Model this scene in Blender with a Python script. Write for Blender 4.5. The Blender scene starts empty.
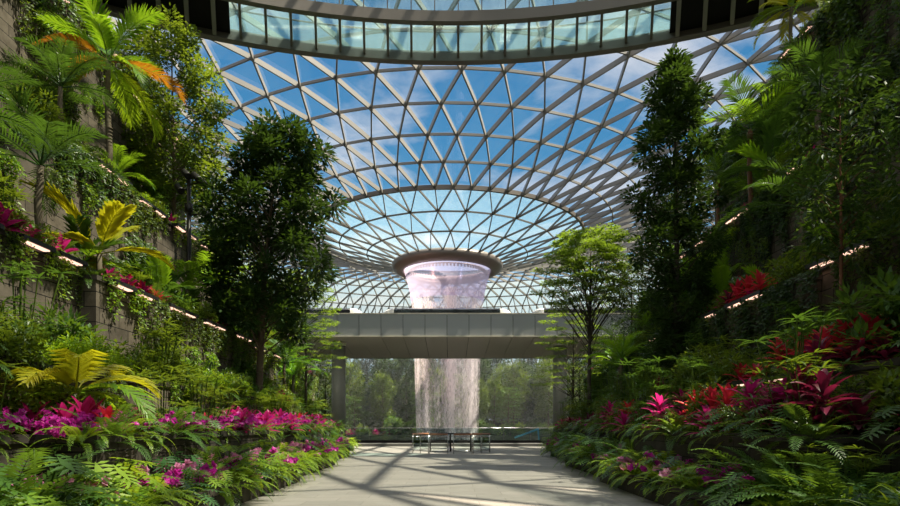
import bpy, math, random
from mathutils import Vector, Matrix
R_ = random.Random(7)
PI = math.pi
C = bpy.context.scene.collection
V = Vector
def U(a, b): return R_.uniform(a, b)

# ------------------------------------------------------------------ mesh collector
class MB:
    def __init__(s): s.v = []; s.f = []; s.m = []; s.sm = []
    def quad(s, a, b, c, d, m=0, sm=False):
        i = len(s.v); s.v += [a, b, c, d]; s.f.append((i, i+1, i+2, i+3)); s.m.append(m); s.sm.append(sm)
    def tri(s, a, b, c, m=0):
        i = len(s.v); s.v += [a, b, c]; s.f.append((i, i+1, i+2)); s.m.append(m); s.sm.append(False)
    def box(s, x0, x1, y0, y1, z0, z1, m=0):
        i = len(s.v)
        s.v += [V(p) for p in ((x0,y0,z0),(x1,y0,z0),(x1,y1,z0),(x0,y1,z0),(x0,y0,z1),(x1,y0,z1),(x1,y1,z1),(x0,y1,z1))]
        for f in ((0,3,2,1),(4,5,6,7),(0,1,5,4),(1,2,6,5),(2,3,7,6),(3,0,4,7)):
            s.f.append(tuple(i+k for k in f)); s.m.append(m); s.sm.append(False)
    def beam(s, a, b, w, h, up=V((0,0,1)), m=0):
        """rectangular bar from a to b: w across, h along up, hung below the line"""
        d = (b-a).normalized(); sd = d.cross(up).normalized(); u = sd.cross(d).normalized()
        i = len(s.v)
        for p in (a, b):
            s.v += [p - sd*w/2, p + sd*w/2, p + sd*w/2 - u*h, p - sd*w/2 - u*h]
        for f in ((0,1,5,4),(1,2,6,5),(2,3,7,6),(3,0,4,7),(3,2,1,0),(4,5,6,7)):
            s.f.append(tuple(i+k for k in f)); s.m.append(m); s.sm.append(False)
    def tube(s, pts, rad, n=6, m=0, cap=True):
        if not hasattr(rad, '__len__'): rad = [rad]*len(pts)
        base = len(s.v); prev = V((1,0,0))
        for k, p in enumerate(pts):
            d = (pts[min(k+1, len(pts)-1)] - pts[max(k-1, 0)])
            d = d.normalized() if d.length > 1e-9 else V((0,0,1))
            a = (prev - d*prev.dot(d))
            if a.length < 1e-3: a = V((0,1,0)) - d*d.y
            a.normalize(); prev = a; b = d.cross(a)
            for j in range(n):
                t = 2*PI*j/n
                s.v.append(p + (a*math.cos(t) + b*math.sin(t))*rad[k])
        for k in range(len(pts)-1):
            for j in range(n):
                j2 = (j+1) % n
                s.f.append((base+k*n+j, base+k*n+j2, base+(k+1)*n+j2, base+(k+1)*n+j)); s.m.append(m); s.sm.append(True)
        if cap and n > 2:
            s.f.append(tuple(base+j for j in reversed(range(n)))); s.m.append(m); s.sm.append(False)
            s.f.append(tuple(base+(len(pts)-1)*n+j for j in range(n))); s.m.append(m); s.sm.append(False)
    def lathe(s, prof, n=64, c=V((0,0,0)), m=0, closed=False):
        b = len(s.v); k = len(prof)
        for j in range(n):
            t = 2*PI*j/n
            for r, z in prof: s.v.append(c + V((r*math.cos(t), r*math.sin(t), z)))
        for j in range(n):
            j2 = (j+1) % n
            for q in range(k if closed else k-1):
                q2 = (q+1) % k
                s.f.append((b+j*k+q, b+j2*k+q, b+j2*k+q2, b+j*k+q2)); s.m.append(m); s.sm.append(True)
    # leaf shapes
    def leaf(s, p, d, n, L, W, m=0, fold=.12):
        sd = d.cross(n)
        if sd.length < 1e-4: sd = d.cross(V((.3,.7,.2)))
        sd.normalize(); nn = sd.cross(d).normalized()
        mid = p + d*L*.45 + nn*W*fold
        s.quad(p, mid + sd*W/2, p + d*L, mid - sd*W/2, m)
    def strap(s, p, az, el, L, W, droop, n=6, m=0, prof=None, fold=.18, twist=0.):
        """ribbon leaf: starts at elevation el, bends down by droop radians towards its tip"""
        prof = prof or (lambda t: math.sin(PI*min(1, .12+.88*t))**.7 if t < 1 else 0)
        h = V((math.cos(az), math.sin(az), 0)); sd0 = V((-math.sin(az), math.cos(az), 0))
        rows = []; q = p.copy(); e = el
        for k in range(n+1):
            t = k/n; w = W*prof(t)/2
            d = h*math.cos(e) + V((0,0,1))*math.sin(e)
            nn = -h*math.sin(e) + V((0,0,1))*math.cos(e)
            sd = (sd0*math.cos(twist*t) + nn*math.sin(twist*t))
            rows.append((q + sd*w + nn*w*fold*2, q.copy(), q - sd*w + nn*w*fold*2))
            q = q + d*(L/n); e -= droop/n*(.4+1.2*t)
        b = len(s.v)
        for r in rows: s.v += list(r)
        for k in range(n):
            i = b+3*k
            s.f.append((i, i+1, i+4, i+3)); s.f.append((i+1, i+2, i+5, i+4)); s.m += [m, m]; s.sm += [True, True]
    def frond(s, p, az, el, L, droop, pairs, ll, lw, ang=1.0, m=0, ms=0, stalk=.12, sag=.35, r0=.012, vee=.25, curve=0., ends=(.45, .25)):
        """pinnate frond with a bending stalk and paired leaflets"""
        pts = []; ds = []; q = p.copy(); e = el; n = 14; a = az
        for k in range(n+1):
            t = k/n
            h = V((math.cos(a), math.sin(a), 0)); d = h*math.cos(e) + V((0,0,1))*math.sin(e)
            pts.append(q.copy()); ds.append((d, V((-math.sin(a), math.cos(a), 0))))
            q = q + d*(L/n); e -= droop/n*(.35+1.3*t); a += curve/n
        s.tube(pts, [r0*(1-.8*k/n) for k in range(n+1)], 3, ms, cap=False)
        for i in range(pairs):
            t = stalk + (1-stalk)*(i+.5)/pairs
            x = t*n; k = min(int(x), n-1); f = x-k
            c = pts[k].lerp(pts[k+1], f); d, sd = ds[k]
            nn = sd.cross(d) * -1
            if nn.z < 0: nn = -nn
            u = (t-stalk)/(1-stalk)
            env = math.sin(PI*(.12+.8*u))**.8 if u < .9 else .32
            env = max(env, ends[0] if u < .3 else ends[1])
            for sg in (-1, 1):
                an = ang*(1-.45*u)+U(-.08,.08)
                dd = (d*math.cos(an) + sd*sg*math.sin(an) + nn*vee*math.sin(an)).normalized()
                l = ll*env*U(.9,1.08)
                mid = c + dd*l*.5
                tip = mid + (dd + V((0,0,-sag))).normalized()*l*.5
                wv = d*lw*.5*(.6+.4*env)
                i0 = len(s.v)
                s.v += [c - wv*.35, c + wv*.35, mid + wv, mid - wv, tip]
                s.f.append((i0, i0+1, i0+2, i0+3)); s.f.append((i0+3, i0+2, i0+4)); s.m += [m, m]; s.sm += [False, False]
    def build(s, name, mats, parent=None):
        me = bpy.data.meshes.new(name)
        me.from_pydata([tuple(v) for v in s.v], [], s.f)
        if not isinstance(mats, (list, tuple)): mats = [mats]
        for mt in mats: me.materials.append(mt)
        me.polygons.foreach_set('material_index', s.m)
        me.polygons.foreach_set('use_smooth', s.sm)
        me.update()
        o = bpy.data.objects.new(name, me); C.objects.link(o)
        if parent: o.parent = parent
        return o

# ------------------------------------------------------------------ tagging
def tag(o, label=None, cat=None, group=None, kind=None):
    if label: o['label'] = label
    if cat: o['category'] = cat
    if group: o['group'] = group
    if kind: o['kind'] = kind
    return o
def empty(name, loc=(0,0,0), rz=0):
    o = bpy.data.objects.new(name, None); C.objects.link(o); o.location = loc; o.rotation_euler = (0,0,rz)
    o.empty_display_size = .2
    return o
def thing(name, label, cat, loc=(0,0,0), rz=0, group=None):
    return tag(empty(name, loc, rz), label, cat, group)

# ------------------------------------------------------------------ materials
def newmat(name):
    m = bpy.data.materials.new(name); m.use_nodes = True
    nt = m.node_tree; nt.nodes.clear()
    out = nt.nodes.new('ShaderNodeOutputMaterial')
    return m, nt, out
def N(nt, t, **kw):
    n = nt.nodes.new(t)
    for k, v in kw.items():
        if k.startswith('i_'):
            key = k[2:].replace('_', ' ')
            n.inputs[key].default_value = v
        else: setattr(n, k, v)
    return n
def col4(c): return (c[0], c[1], c[2], 1)
def mixrgb(nt, fac, a, b):
    n = nt.nodes.new('ShaderNodeMix'); n.data_type = 'RGBA'
    if hasattr(fac, 'is_linked') or hasattr(fac, 'links'): nt.links.new(fac, n.inputs[0])
    else: n.inputs[0].default_value = fac
    for sock, v in ((n.inputs[6], a), (n.inputs[7], b)):
        if isinstance(v, tuple): sock.default_value = col4(v)
        else: nt.links.new(v, sock)
    return n.outputs[2]
def ramp(nt, src, p0, p1, c0=(0,0,0), c1=(1,1,1)):
    r = nt.nodes.new('ShaderNodeValToRGB'); e = r.color_ramp.elements
    e[0].position = p0; e[0].color = col4(c0); e[1].position = p1; e[1].color = col4(c1)
    nt.links.new(src, r.inputs[0]); return r.outputs[0]
def simple(name, c, rough=.6, metal=0, c2=None, scale=3., spec=.5, bump=0.):
    m, nt, out = newmat(name)
    p = N(nt, 'ShaderNodeBsdfPrincipled'); p.inputs['Roughness'].default_value = rough
    p.inputs['Metallic'].default_value = metal; p.inputs['Specular IOR Level'].default_value = spec
    tc = N(nt, 'ShaderNodeTexCoord'); nz = N(nt, 'ShaderNodeTexNoise'); nz.inputs['Scale'].default_value = scale
    nz.inputs['Detail'].default_value = 5
    nt.links.new(tc.outputs['Object'], nz.inputs['Vector'])
    c2 = c2 or tuple(x*.78 for x in c)
    nt.links.new(mixrgb(nt, nz.outputs[0], c, c2), p.inputs['Base Color'])
    if bump:
        b = N(nt, 'ShaderNodeBump'); b.inputs['Strength'].default_value = bump; b.inputs['Distance'].default_value = .02
        nt.links.new(nz.outputs[0], b.inputs['Height']); nt.links.new(b.outputs[0], p.inputs['Normal'])
    nt.links.new(p.outputs[0], out.inputs[0]); return m
def leafmat(name, c, c2, trans=None, tf=.38, rough=.42, scale=2.5, spec=.45):
    """two-sided plant tissue: reflects c..c2, lets a yellower light through"""
    m, nt, out = newmat(name)
    oi = N(nt, 'ShaderNodeObjectInfo'); tc = N(nt, 'ShaderNodeTexCoord')
    nz = N(nt, 'ShaderNodeTexNoise'); nz.inputs['Scale'].default_value = scale; nz.inputs['Detail'].default_value = 3
    nt.links.new(tc.outputs['Object'], nz.inputs['Vector'])
    ad = N(nt, 'ShaderNodeMath', operation='MULTIPLY_ADD'); nt.links.new(oi.outputs['Random'], ad.inputs[0]); ad.inputs[1].default_value = .7
    sb = N(nt, 'ShaderNodeMath', operation='MULTIPLY_ADD'); nt.links.new(nz.outputs[0], sb.inputs[0]); sb.inputs[1].default_value = 1.6; sb.inputs[2].default_value = -.65
    nt.links.new(sb.outputs[0], ad.inputs[2]); ad.use_clamp = True
    base = mixrgb(nt, ad.outputs[0], c, c2)
    p = N(nt, 'ShaderNodeBsdfPrincipled'); p.inputs['Roughness'].default_value = rough; p.inputs['Specular IOR Level'].default_value = spec
    nt.links.new(base, p.inputs['Base Color'])
    tr = N(nt, 'ShaderNodeBsdfTranslucent')
    trans = trans or (min(1, c2[0]*2.0), min(1, c2[1]*1.7), c2[2]*.6)
    nt.links.new(mixrgb(nt, .65, base, trans), tr.inputs['Color'])
    mx = N(nt, 'ShaderNodeMixShader'); mx.inputs[0].default_value = tf
    nt.links.new(p.outputs[0], mx.inputs[1]); nt.links.new(tr.outputs[0], mx.inputs[2])
    nt.links.new(mx.outputs[0], out.inputs[0]); return m
def emis(name, c, s):
    m, nt, out = newmat(name); e = N(nt, 'ShaderNodeEmission'); e.inputs[0].default_value = col4(c); e.inputs[1].default_value = s
    nt.links.new(e.outputs[0], out.inputs[0]); return m
def glassmat(name, tint, refl=.06, rough=.02, frost=0., frostc=(.8,.9,.95), drops=0.):
    m, nt, out = newmat(name)
    t = N(nt, 'ShaderNodeBsdfTransparent'); t.inputs[0].default_value = col4(tint)
    g = N(nt, 'ShaderNodeBsdfGlossy'); g.inputs['Roughness'].default_value = rough
    lw = N(nt, 'ShaderNodeLayerWeight'); lw.inputs[0].default_value = .35
    mp = N(nt, 'ShaderNodeMath', operation='MULTIPLY_ADD'); nt.links.new(lw.outputs['Fresnel'], mp.inputs[0]); mp.inputs[1].default_value = .22; mp.inputs[2].default_value = refl*.3; mp.use_clamp = True
    mx = N(nt, 'ShaderNodeMixShader'); nt.links.new(mp.outputs[0], mx.inputs[0])
    nt.links.new(t.outputs[0], mx.inputs[1]); nt.links.new(g.outputs[0], mx.inputs[2]); last = mx.outputs[0]
    if frost:
        d = N(nt, 'ShaderNodeBsdfTranslucent'); d.inputs[0].default_value = col4(frostc)
        d2 = N(nt, 'ShaderNodeBsdfDiffuse'); d2.inputs[0].default_value = col4(frostc)
        a = N(nt, 'ShaderNodeMixShader'); a.inputs[0].default_value = .35
        nt.links.new(d.outputs[0], a.inputs[1]); nt.links.new(d2.outputs[0], a.inputs[2])
        m2 = N(nt, 'ShaderNodeMixShader'); m2.inputs[0].default_value = frost
        if drops:
            tc = N(nt, 'ShaderNodeTexCoord'); nz = N(nt, 'ShaderNodeTexNoise'); nz.inputs['Scale'].default_value = 3.5; nz.inputs['Detail'].default_value = 6; nz.inputs['Roughness'].default_value = .8
            nt.links.new(tc.outputs['Object'], nz.inputs['Vector'])
            ma = N(nt, 'ShaderNodeMapRange'); ma.inputs[1].default_value = .38; ma.inputs[2].default_value = .66; ma.inputs[3].default_value = frost*(1-drops); ma.inputs[4].default_value = min(1, frost*(1+drops))
            nt.links.new(nz.outputs[0], ma.inputs[0]); nt.links.new(ma.outputs[0], m2.inputs[0])
        nt.links.new(last, m2.inputs[1]); nt.links.new(a.outputs[0], m2.inputs[2]); last = m2.outputs[0]
    nt.links.new(last, out.inputs[0]); return m

def stonemat(name, c, c2, bw=.9, bh=.38, swap=False, rough=.85):
    """coursed basalt blocks; swap lays the courses on a wall that runs along y"""
    m, nt, out = newmat(name)
    p = N(nt, 'ShaderNodeBsdfPrincipled'); p.inputs['Roughness'].default_value = rough; p.inputs['Specular IOR Level'].default_value = .3
    tc = N(nt, 'ShaderNodeTexCoord'); sx = N(nt, 'ShaderNodeSeparateXYZ'); nt.links.new(tc.outputs['Object'], sx.inputs[0])
    ad = N(nt, 'ShaderNodeMath', operation='ADD'); nt.links.new(sx.outputs[0], ad.inputs[0]); nt.links.new(sx.outputs[1], ad.inputs[1])
    cb = N(nt, 'ShaderNodeCombineXYZ'); nt.links.new(ad.outputs[0], cb.inputs[0]); nt.links.new(sx.outputs[2], cb.inputs[1])
    br = N(nt, 'ShaderNodeTexBrick'); br.inputs['Scale'].default_value = 1
    br.inputs['Brick Width'].default_value = bw; br.inputs['Row Height'].default_value = bh
    br.inputs['Mortar Size'].default_value = .012; br.inputs['Bias'].default_value = 0
    br.inputs['Color1'].default_value = col4(c); br.inputs['Color2'].default_value = col4(c2); br.inputs['Mortar'].default_value = (.012,.011,.01,1)
    nt.links.new(cb.outputs[0], br.inputs['Vector'])
    nz = N(nt, 'ShaderNodeTexNoise'); nz.inputs['Scale'].default_value = 1.4; nz.inputs['Detail'].default_value = 7; nz.inputs['Roughness'].default_value = .7
    nt.links.new(tc.outputs['Object'], nz.inputs['Vector'])
    dirt = ramp(nt, nz.outputs[0], .3, .75, (.45,.42,.36), (1.15,1.12,1.05))
    mu = nt.nodes.new('ShaderNodeMix'); mu.data_type = 'RGBA'; mu.blend_type = 'MULTIPLY'; mu.inputs[0].default_value = 1
    nt.links.new(br.outputs['Color'], mu.inputs[6]); nt.links.new(dirt, mu.inputs[7]); nt.links.new(mu.outputs[2], p.inputs['Base Color'])
    b = N(nt, 'ShaderNodeBump'); b.inputs['Strength'].default_value = .6; b.inputs['Distance'].default_value = .02
    s1 = N(nt, 'ShaderNodeMath', operation='SUBTRACT'); nt.links.new(nz.outputs[0], s1.inputs[0]); nt.links.new(br.outputs['Fac'], s1.inputs[1])
    nt.links.new(s1.outputs[0], b.inputs['Height']); nt.links.new(b.outputs[0], p.inputs['Normal'])
    nt.links.new(p.outputs[0], out.inputs[0]); return m

M = {}
M['stone'] = stonemat('basalt_blocks', (.17,.145,.12), (.115,.10,.085))
M['kerbstone'] = stonemat('kerb_stone', (.075,.066,.058), (.05,.045,.04), 1.2, .3)
M['soil'] = simple('soil', (.03,.022,.014), .95, c2=(.02,.03,.01), scale=2)
M['darkmetal'] = simple('dark_metal', (.035,.033,.032), .45, .6)
M['led'] = emis('led_diffuser', (1,.60,.44), 1.7)
M['steel'] = simple('painted_steel', (.25,.235,.22), .45, 0, scale=.5)
M['steel_dark'] = simple('bronze_steel', (.16,.14,.125), .45, .2, scale=.5)
M['ring'] = simple('oculus_bronze', (.20,.16,.14), .4, .2)
M['panel'] = simple('cladding_panel', (.30,.31,.31), .42, .15, c2=(.27,.28,.28), scale=.3)
M['soffit'] = simple('soffit_panel', (.60,.55,.50), .5, 0, c2=(.54,.50,.46), scale=.3)
M['lip'] = simple('pale_trim', (.62,.56,.46), .5)
M['column'] = simple('column_paint', (.27,.26,.23), .55)
M['black'] = simple('black_panel', (.006,.005,.006), .7, spec=.15)
M['white'] = simple('white_paint', (.75,.74,.72), .4)
M['blackglass'] = simple('black_glass', (.01,.011,.013), .08)
M['chrome'] = simple('brushed_steel', (.5,.5,.5), .25, .9)
M['wood'] = simple('handrail_wood', (.32,.13,.06), .45)
M['barkd'] = simple('bark_dark', (.055,.042,.03), .9, scale=8, bump=.5)
M['barkm'] = simple('bark_mid', (.12,.085,.055), .9, scale=8, bump=.5)
M['palmtrunk'] = simple('palm_trunk', (.13,.10,.065), .85, c2=(.07,.06,.035), scale=6, bump=.4)
M['redtrunk'] = simple('red_crownshaft', (.20,.055,.02), .6, c2=(.10,.05,.02), scale=5)
M['roofglass'] = glassmat('roof_glass', (.90,.955,.985), .05)
M['wetglass'] = glassmat('wet_glass', (.86,.94,.96), .05, frost=.17, frostc=(.50,.74,.82), drops=.5)
M['fritglass'] = glassmat('fritted_glass', (.74,.80,.80), .05, frost=.38, frostc=(.36,.42,.42))
M['floorglass'] = glassmat('tinted_floor_glass', (.80,.92,.92), .05, frost=.06, frostc=(.70,.88,.86))
M['railglass'] = glassmat('rail_glass', (.80,.88,.87), .08)
M['blueglass'] = simple('blue_plastic', (.12,.42,.62), .3)
# plants: base, second tone, transmitted
L = {}
L['fern']   = leafmat('fern_green', (.10,.22,.012), (.22,.33,.02), (.55,.66,.03), .42)
L['fernd']  = leafmat('fern_deep', (.030,.085,.014), (.065,.145,.018), (.26,.40,.025), .35)
L['dark']   = leafmat('leaf_dark', (.014,.042,.010), (.04,.075,.016), (.14,.24,.02), .25, .42, spec=.35)
L['mid']    = leafmat('leaf_mid', (.038,.085,.010), (.09,.145,.014), (.34,.43,.02), .36)
L['bright'] = leafmat('leaf_bright', (.10,.23,.012), (.20,.32,.015), (.55,.72,.02), .45)
L['yellow'] = leafmat('leaf_yellow', (.36,.33,.015), (.22,.27,.012), (.85,.75,.02), .45)
L['palm']   = leafmat('palm_green', (.055,.17,.010), (.11,.25,.015), (.45,.68,.02), .45, .3)
L['palmd']  = leafmat('palm_deep', (.02,.06,.012), (.05,.105,.016), (.16,.29,.022), .34, .3)
L['orange'] = leafmat('palm_orange', (.30,.10,.012), (.30,.20,.01), (.9,.35,.02), .4)
L['red']    = leafmat('cordyline_red', (.42,.018,.05), (.55,.05,.03), (.95,.04,.08), .4)
L['magenta']= leafmat('cordyline_magenta', (.36,.012,.12), (.22,.008,.07), (.9,.03,.3), .4)
L['maroon'] = leafmat('cordyline_maroon', (.075,.012,.03), (.16,.012,.045), (.4,.02,.08), .3)
L['orchid'] = leafmat('orchid_magenta', (.50,.02,.32), (.34,.012,.26), (.9,.06,.6), .4)
L['pale']   = leafmat('orchid_pale_pink', (.68,.30,.45), (.60,.16,.42), (.9,.4,.6), .4)
L['teal']   = leafmat('leaf_blue_green', (.025,.085,.025), (.05,.13,.03), (.2,.36,.05), .3)
L['airy']   = leafmat('leaf_airy', (.11,.19,.02), (.17,.24,.02), (.45,.55,.04), .4)
L['tier'] = leafmat('leaf_tiered', (.055,.12,.012), (.12,.20,.018), (.4,.55,.03), .4)

# ------------------------------------------------------------------ camera, light, sky
cam = bpy.data.cameras.new('camera'); co = bpy.data.objects.new('camera', cam); C.objects.link(co)
co.location = (0, 0, 1.6); co.rotation_euler = (PI/2, 0, 0)
cam.lens = 24; cam.sensor_width = 36; cam.shift_y = 172/900; cam.clip_end = 2000
bpy.context.scene.camera = co
sc = bpy.context.scene
sc.view_settings.view_transform = 'Standard'; sc.view_settings.look = 'None'; sc.view_settings.gamma = 1
sc.view_settings.exposure = 0.12
EL, AZ = math.radians(60), math.radians(-4)
sd = V((math.cos(EL)*math.cos(AZ), math.cos(EL)*math.sin(AZ), math.sin(EL)))   # towards the sun: right and a little ahead
sun = bpy.data.lights.new('sun', 'SUN'); sun.energy = 16; sun.angle = math.radians(.55); sun.color = (1, .88, .68)
so = bpy.data.objects.new('sun', sun); C.objects.link(so); so.rotation_euler = sd.to_track_quat('Z', 'Y').to_euler(); so.location = sd*90
w = bpy.data.worlds.new('sky'); sc.world = w; w.use_nodes = True; nt = w.node_tree; nt.nodes.clear()
out = N(nt, 'ShaderNodeOutputWorld'); bg = N(nt, 'ShaderNodeBackground'); nt.links.new(bg.outputs[0], out.inputs[0])
tc = N(nt, 'ShaderNodeTexCoord'); sep = N(nt, 'ShaderNodeSeparateXYZ'); nt.links.new(tc.outputs['Generated'], sep.inputs[0])
rp = N(nt, 'ShaderNodeValToRGB'); e = rp.color_ramp.elements
e[0].position = 0; e[0].color = (.55,.70,.80,1); e[1].position = 1; e[1].color = (.05,.20,.48,1)
for pos, c in ((.22, (.36,.60,.80)), (.38, (.07,.27,.50)), (.6, (.04,.19,.42))):
    x = e.new(pos); x.color = col4(c)
nt.links.new(sep.outputs[2], rp.inputs[0])
# flat cloud layer: project direction on a plane overhead
mz = N(nt, 'ShaderNodeMath', operation='MAXIMUM'); nt.links.new(sep.outputs[2], mz.inputs[0]); mz.inputs[1].default_value = .06
dx = N(nt, 'ShaderNodeMath', operation='DIVIDE'); nt.links.new(sep.outputs[0], dx.inputs[0]); nt.links.new(mz.outputs[0], dx.inputs[1])
dy = N(nt, 'ShaderNodeMath', operation='DIVIDE'); nt.links.new(sep.outputs[1], dy.inputs[0]); nt.links.new(mz.outputs[0], dy.inputs[1])
cb = N(nt, 'ShaderNodeCombineXYZ'); nt.links.new(dx.outputs[0], cb.inputs[0]); nt.links.new(dy.outputs[0], cb.inputs[1])
cb.inputs[2].default_value = 5.2
nz = N(nt, 'ShaderNodeTexNoise'); nz.inputs['Scale'].default_value = 1.5; nz.inputs['Detail'].default_value = 8; nz.inputs['Roughness'].default_value = .55; nz.inputs['Distortion'].default_value = .3
nt.links.new(cb.outputs[0], nz.inputs['Vector'])
cm_ = N(nt, 'ShaderNodeMapRange'); nt.links.new(dy.outputs[0], cm_.inputs[0]); cm_.inputs[1].default_value = 1.5; cm_.inputs[2].default_value = 2.15; cm_.inputs[3].default_value = .13; cm_.inputs[4].default_value = -.03
ca_ = N(nt, 'ShaderNodeMath', operation='ADD'); nt.links.new(nz.outputs[0], ca_.inputs[0]); nt.links.new(cm_.outputs[0], ca_.inputs[1])
cl = ramp(nt, ca_.outputs[0], .47, .66)
skyc = mixrgb(nt, cl, rp.outputs[0], (.74,.72,.76))
nt.links.new(skyc, bg.inputs[0]); bg.inputs[1].default_value = 1.3

# ------------------------------------------------------------------ roof
OC = V((-.4, 90, 0))
ZP = [(0,23.4),(8,25.7),(12,26.9),(16,28.1),(20,29.6),(24,30.7),(28,31.8),(32,32.9),(36,33.9),(40,34.8),(44,35.5),(48,36.0),(52,36.3),(56,36.2),(60,35.6),(64,34.4),(68,32.6),(72,30.1),(76,26.8),(79,22.6),(81.5,17.5),(83,12),(84,6),(84.5,0)]
RR = [p[0] for p in ZP[1:]]
def stretch(r, th):
    """beyond the inner rings the plan grows towards the garden"""
    k = max(0, (r-40)/44.5); k = k*k*(3-2*k) if k < 1 else 1
    s = max(0, -math.sin(th))
    return 1 + .45*k*s
NB = 58
JD = (10, 15)                                          # from this ring outwards the nodes double
def cnt(j): return NB//2 if j < 3 else (NB if j < JD[0] else (NB*2 if j < JD[1] else NB*4))
def node(j, i):
    r, z = ZP[j+1]; n = cnt(j)
    if j < 3: th = 2*PI*(i + .5*(j % 2))/n
    else: th = 2*PI*(i + .5*((j+1) % 2))/n
    th += PI/2 + .04
    q = stretch(r, th)
    return OC + V((r*math.cos(th), r*q*math.sin(th), z))
roof = tag(empty('ceiling', OC), kind='structure')
def local(o): o.matrix_parent_inverse = Matrix.Translation(-OC); return o
for j in range(len(RR)):
    n = cnt(j)
    mb = MB()
    w_, h_ = (.12, .2) if j < 3 else ((.34, .5) if j == 3 else (.15, .26))
    for i in range(n):
        a, b = node(j, i), node(j, (i+1) % n)
        if a.y < -30: pass
        mb.beam(a, b, w_, h_)
    local(mb.build('ring_beam', M['steel_dark'] if j < 4 else M['steel'], roof))
dm = MB(); g1 = MB(); g2 = MB(); g3 = MB(); dmi = MB()
for j in range(len(RR)-1):
    tgt = dmi if j < 3 else dm
    g = g2 if j < 3 else (g1 if j < 12 else g3)
    n = cnt(j)
    if j+1 in JD:
        inn = [node(j, q) for q in range(n)]; ou = [node(j+1, k) for k in range(2*n)]; gg = g1 if j < 12 else g3
        for a in inn:
            for p in sorted(ou, key=lambda p: (p-a).length)[:3]: dm.beam(a, p, .15, .42)
        for k in range(2*n):
            a, b = ou[k], ou[(k+1) % (2*n)]; gg.tri(a, b, min(inn, key=lambda p: (p-(a+b)/2).length))
        for q in range(n):
            a, b = inn[q], inn[(q+1) % n]; gg.tri(a, min(ou, key=lambda p: (p-(a+b)/2).length), b)
        continue
    if j == 2:                                   # 29 nodes meet 58
        for i in range(n):
            a = node(2, i); b = node(2, (i+1) % n)
            o0 = [node(3, (2*i+k) % NB) for k in (-1, 0, 1, 2, 3)]
            # nearest outer nodes of a and b
            o0.sort(key=lambda p: (p-a).length); m0 = o0[0]
            al = sorted([node(3, k) for k in range(NB)], key=lambda p: (p-a).length)[:3]
            for p in al: tgt.beam(a, p, .11, .26)
        for k in range(NB):
            a, b = node(3, k), node(3, (k+1) % NB); c = min((node(2, q) for q in range(n)), key=lambda p: (p-(a+b)/2).length)
            g.tri(a, b, c)
        for q in range(n):
            a, b = node(2, q), node(2, (q+1) % n); c = min((node(3, k) for k in range(NB)), key=lambda p: (p-(a+b)/2).length)
            g.tri(a, c, b)
        continue
    for i in range(n):
        a = node(j, i)
        sh = 0 if ((j % 2 == 0) if j < 3 else ((j+1) % 2 == 0)) else 1     # which outer neighbours
        b0, b1 = node(j+1, (i-1+sh) % n), node(j+1, (i+sh) % n)
        ww, hh = (.11, .24) if j < 3 else (.15, .50)
        tgt.beam(a, b0, ww, hh); tgt.beam(a, b1, ww, hh)
        g.tri(a, b0, b1); g.tri(a, b1, node(j, (i+1) % n))
local(dm.build('diagonal_lattice', M['steel'], roof)); local(dmi.build('inner_lattice', M['steel_dark'], roof))
local(g1.build('glazing', M['roofglass'], roof)); local(g2.build('wet_glazing', M['wetglass'], roof)); local(g3.build('fritted_glazing', M['fritglass'], roof))
nj = MB()
for j in range(3, 10):
    for i in range(NB):
        p = node(j, i) - V((0,0,.34)); nj.box(p.x-.14, p.x+.14, p.y-.14, p.y+.14, p.z-.12, p.z+.1)
local(nj.build('node_plate', M['steel_dark'], roof)); bpy.data.objects['node_plate']['kind'] = 'stuff'

# oculus
oc = thing('oculus', 'round bronze funnel rim hanging from the glass roof, source of the waterfall', 'oculus', OC + V((0,0,24.5)))
mb = MB(); mb.lathe([(8.1,1.35),(8.35,.9),(8.2,.35),(7.4,-.05),(6.7,-.1),(6.45,.15),(6.6,.9),(7.4,1.35)], 96, closed=True); mb.build('rim', M['ring'], oc)
mb = MB(); mb.lathe([(6.5,.25),(6.25,-.7),(5.9,-1.9),(5.6,-3.1),(5.42,-4.6)], 96)
mm, nt, out = newmat('acrylic_funnel')
t = N(nt, 'ShaderNodeBsdfTransparent'); t.inputs[0].default_value = (.86,.80,.95,1)
d = N(nt, 'ShaderNodeBsdfTranslucent'); d.inputs[0].default_value = (.78,.68,.90,1)
d2 = N(nt, 'ShaderNodeBsdfGlossy'); d2.inputs[0].default_value = (.9,.85,.95,1); d2.inputs['Roughness'].default_value = .15
x = N(nt, 'ShaderNodeMixShader'); x.inputs[0].default_value = .36; nt.links.new(t.outputs[0], x.inputs[1]); nt.links.new(d.outputs[0], x.inputs[2])
y = N(nt, 'ShaderNodeMixShader'); y.inputs[0].default_value = .12; nt.links.new(x.outputs[0], y.inputs[1]); nt.links.new(d2.outputs[0], y.inputs[2]); nt.links.new(y.outputs[0], out.inputs[0])
mb.build('acrylic_funnel', mm, oc)
mb = MB()
for k in range(72):
    t = 2*PI*k/72; p = V((5.85*math.cos(t), 5.85*math.sin(t), -.35)); mb.box(p.x-.13, p.x+.13, p.y-.13, p.y+.13, p.z-.16, p.z+.16)
mb.tube([V((5.85*math.cos(2*PI*k/48), 5.85*math.sin(2*PI*k/48), -.12)) for k in range(49)], .1, 6)
mb.build('spout_ring', M['ring'], oc)

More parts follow.
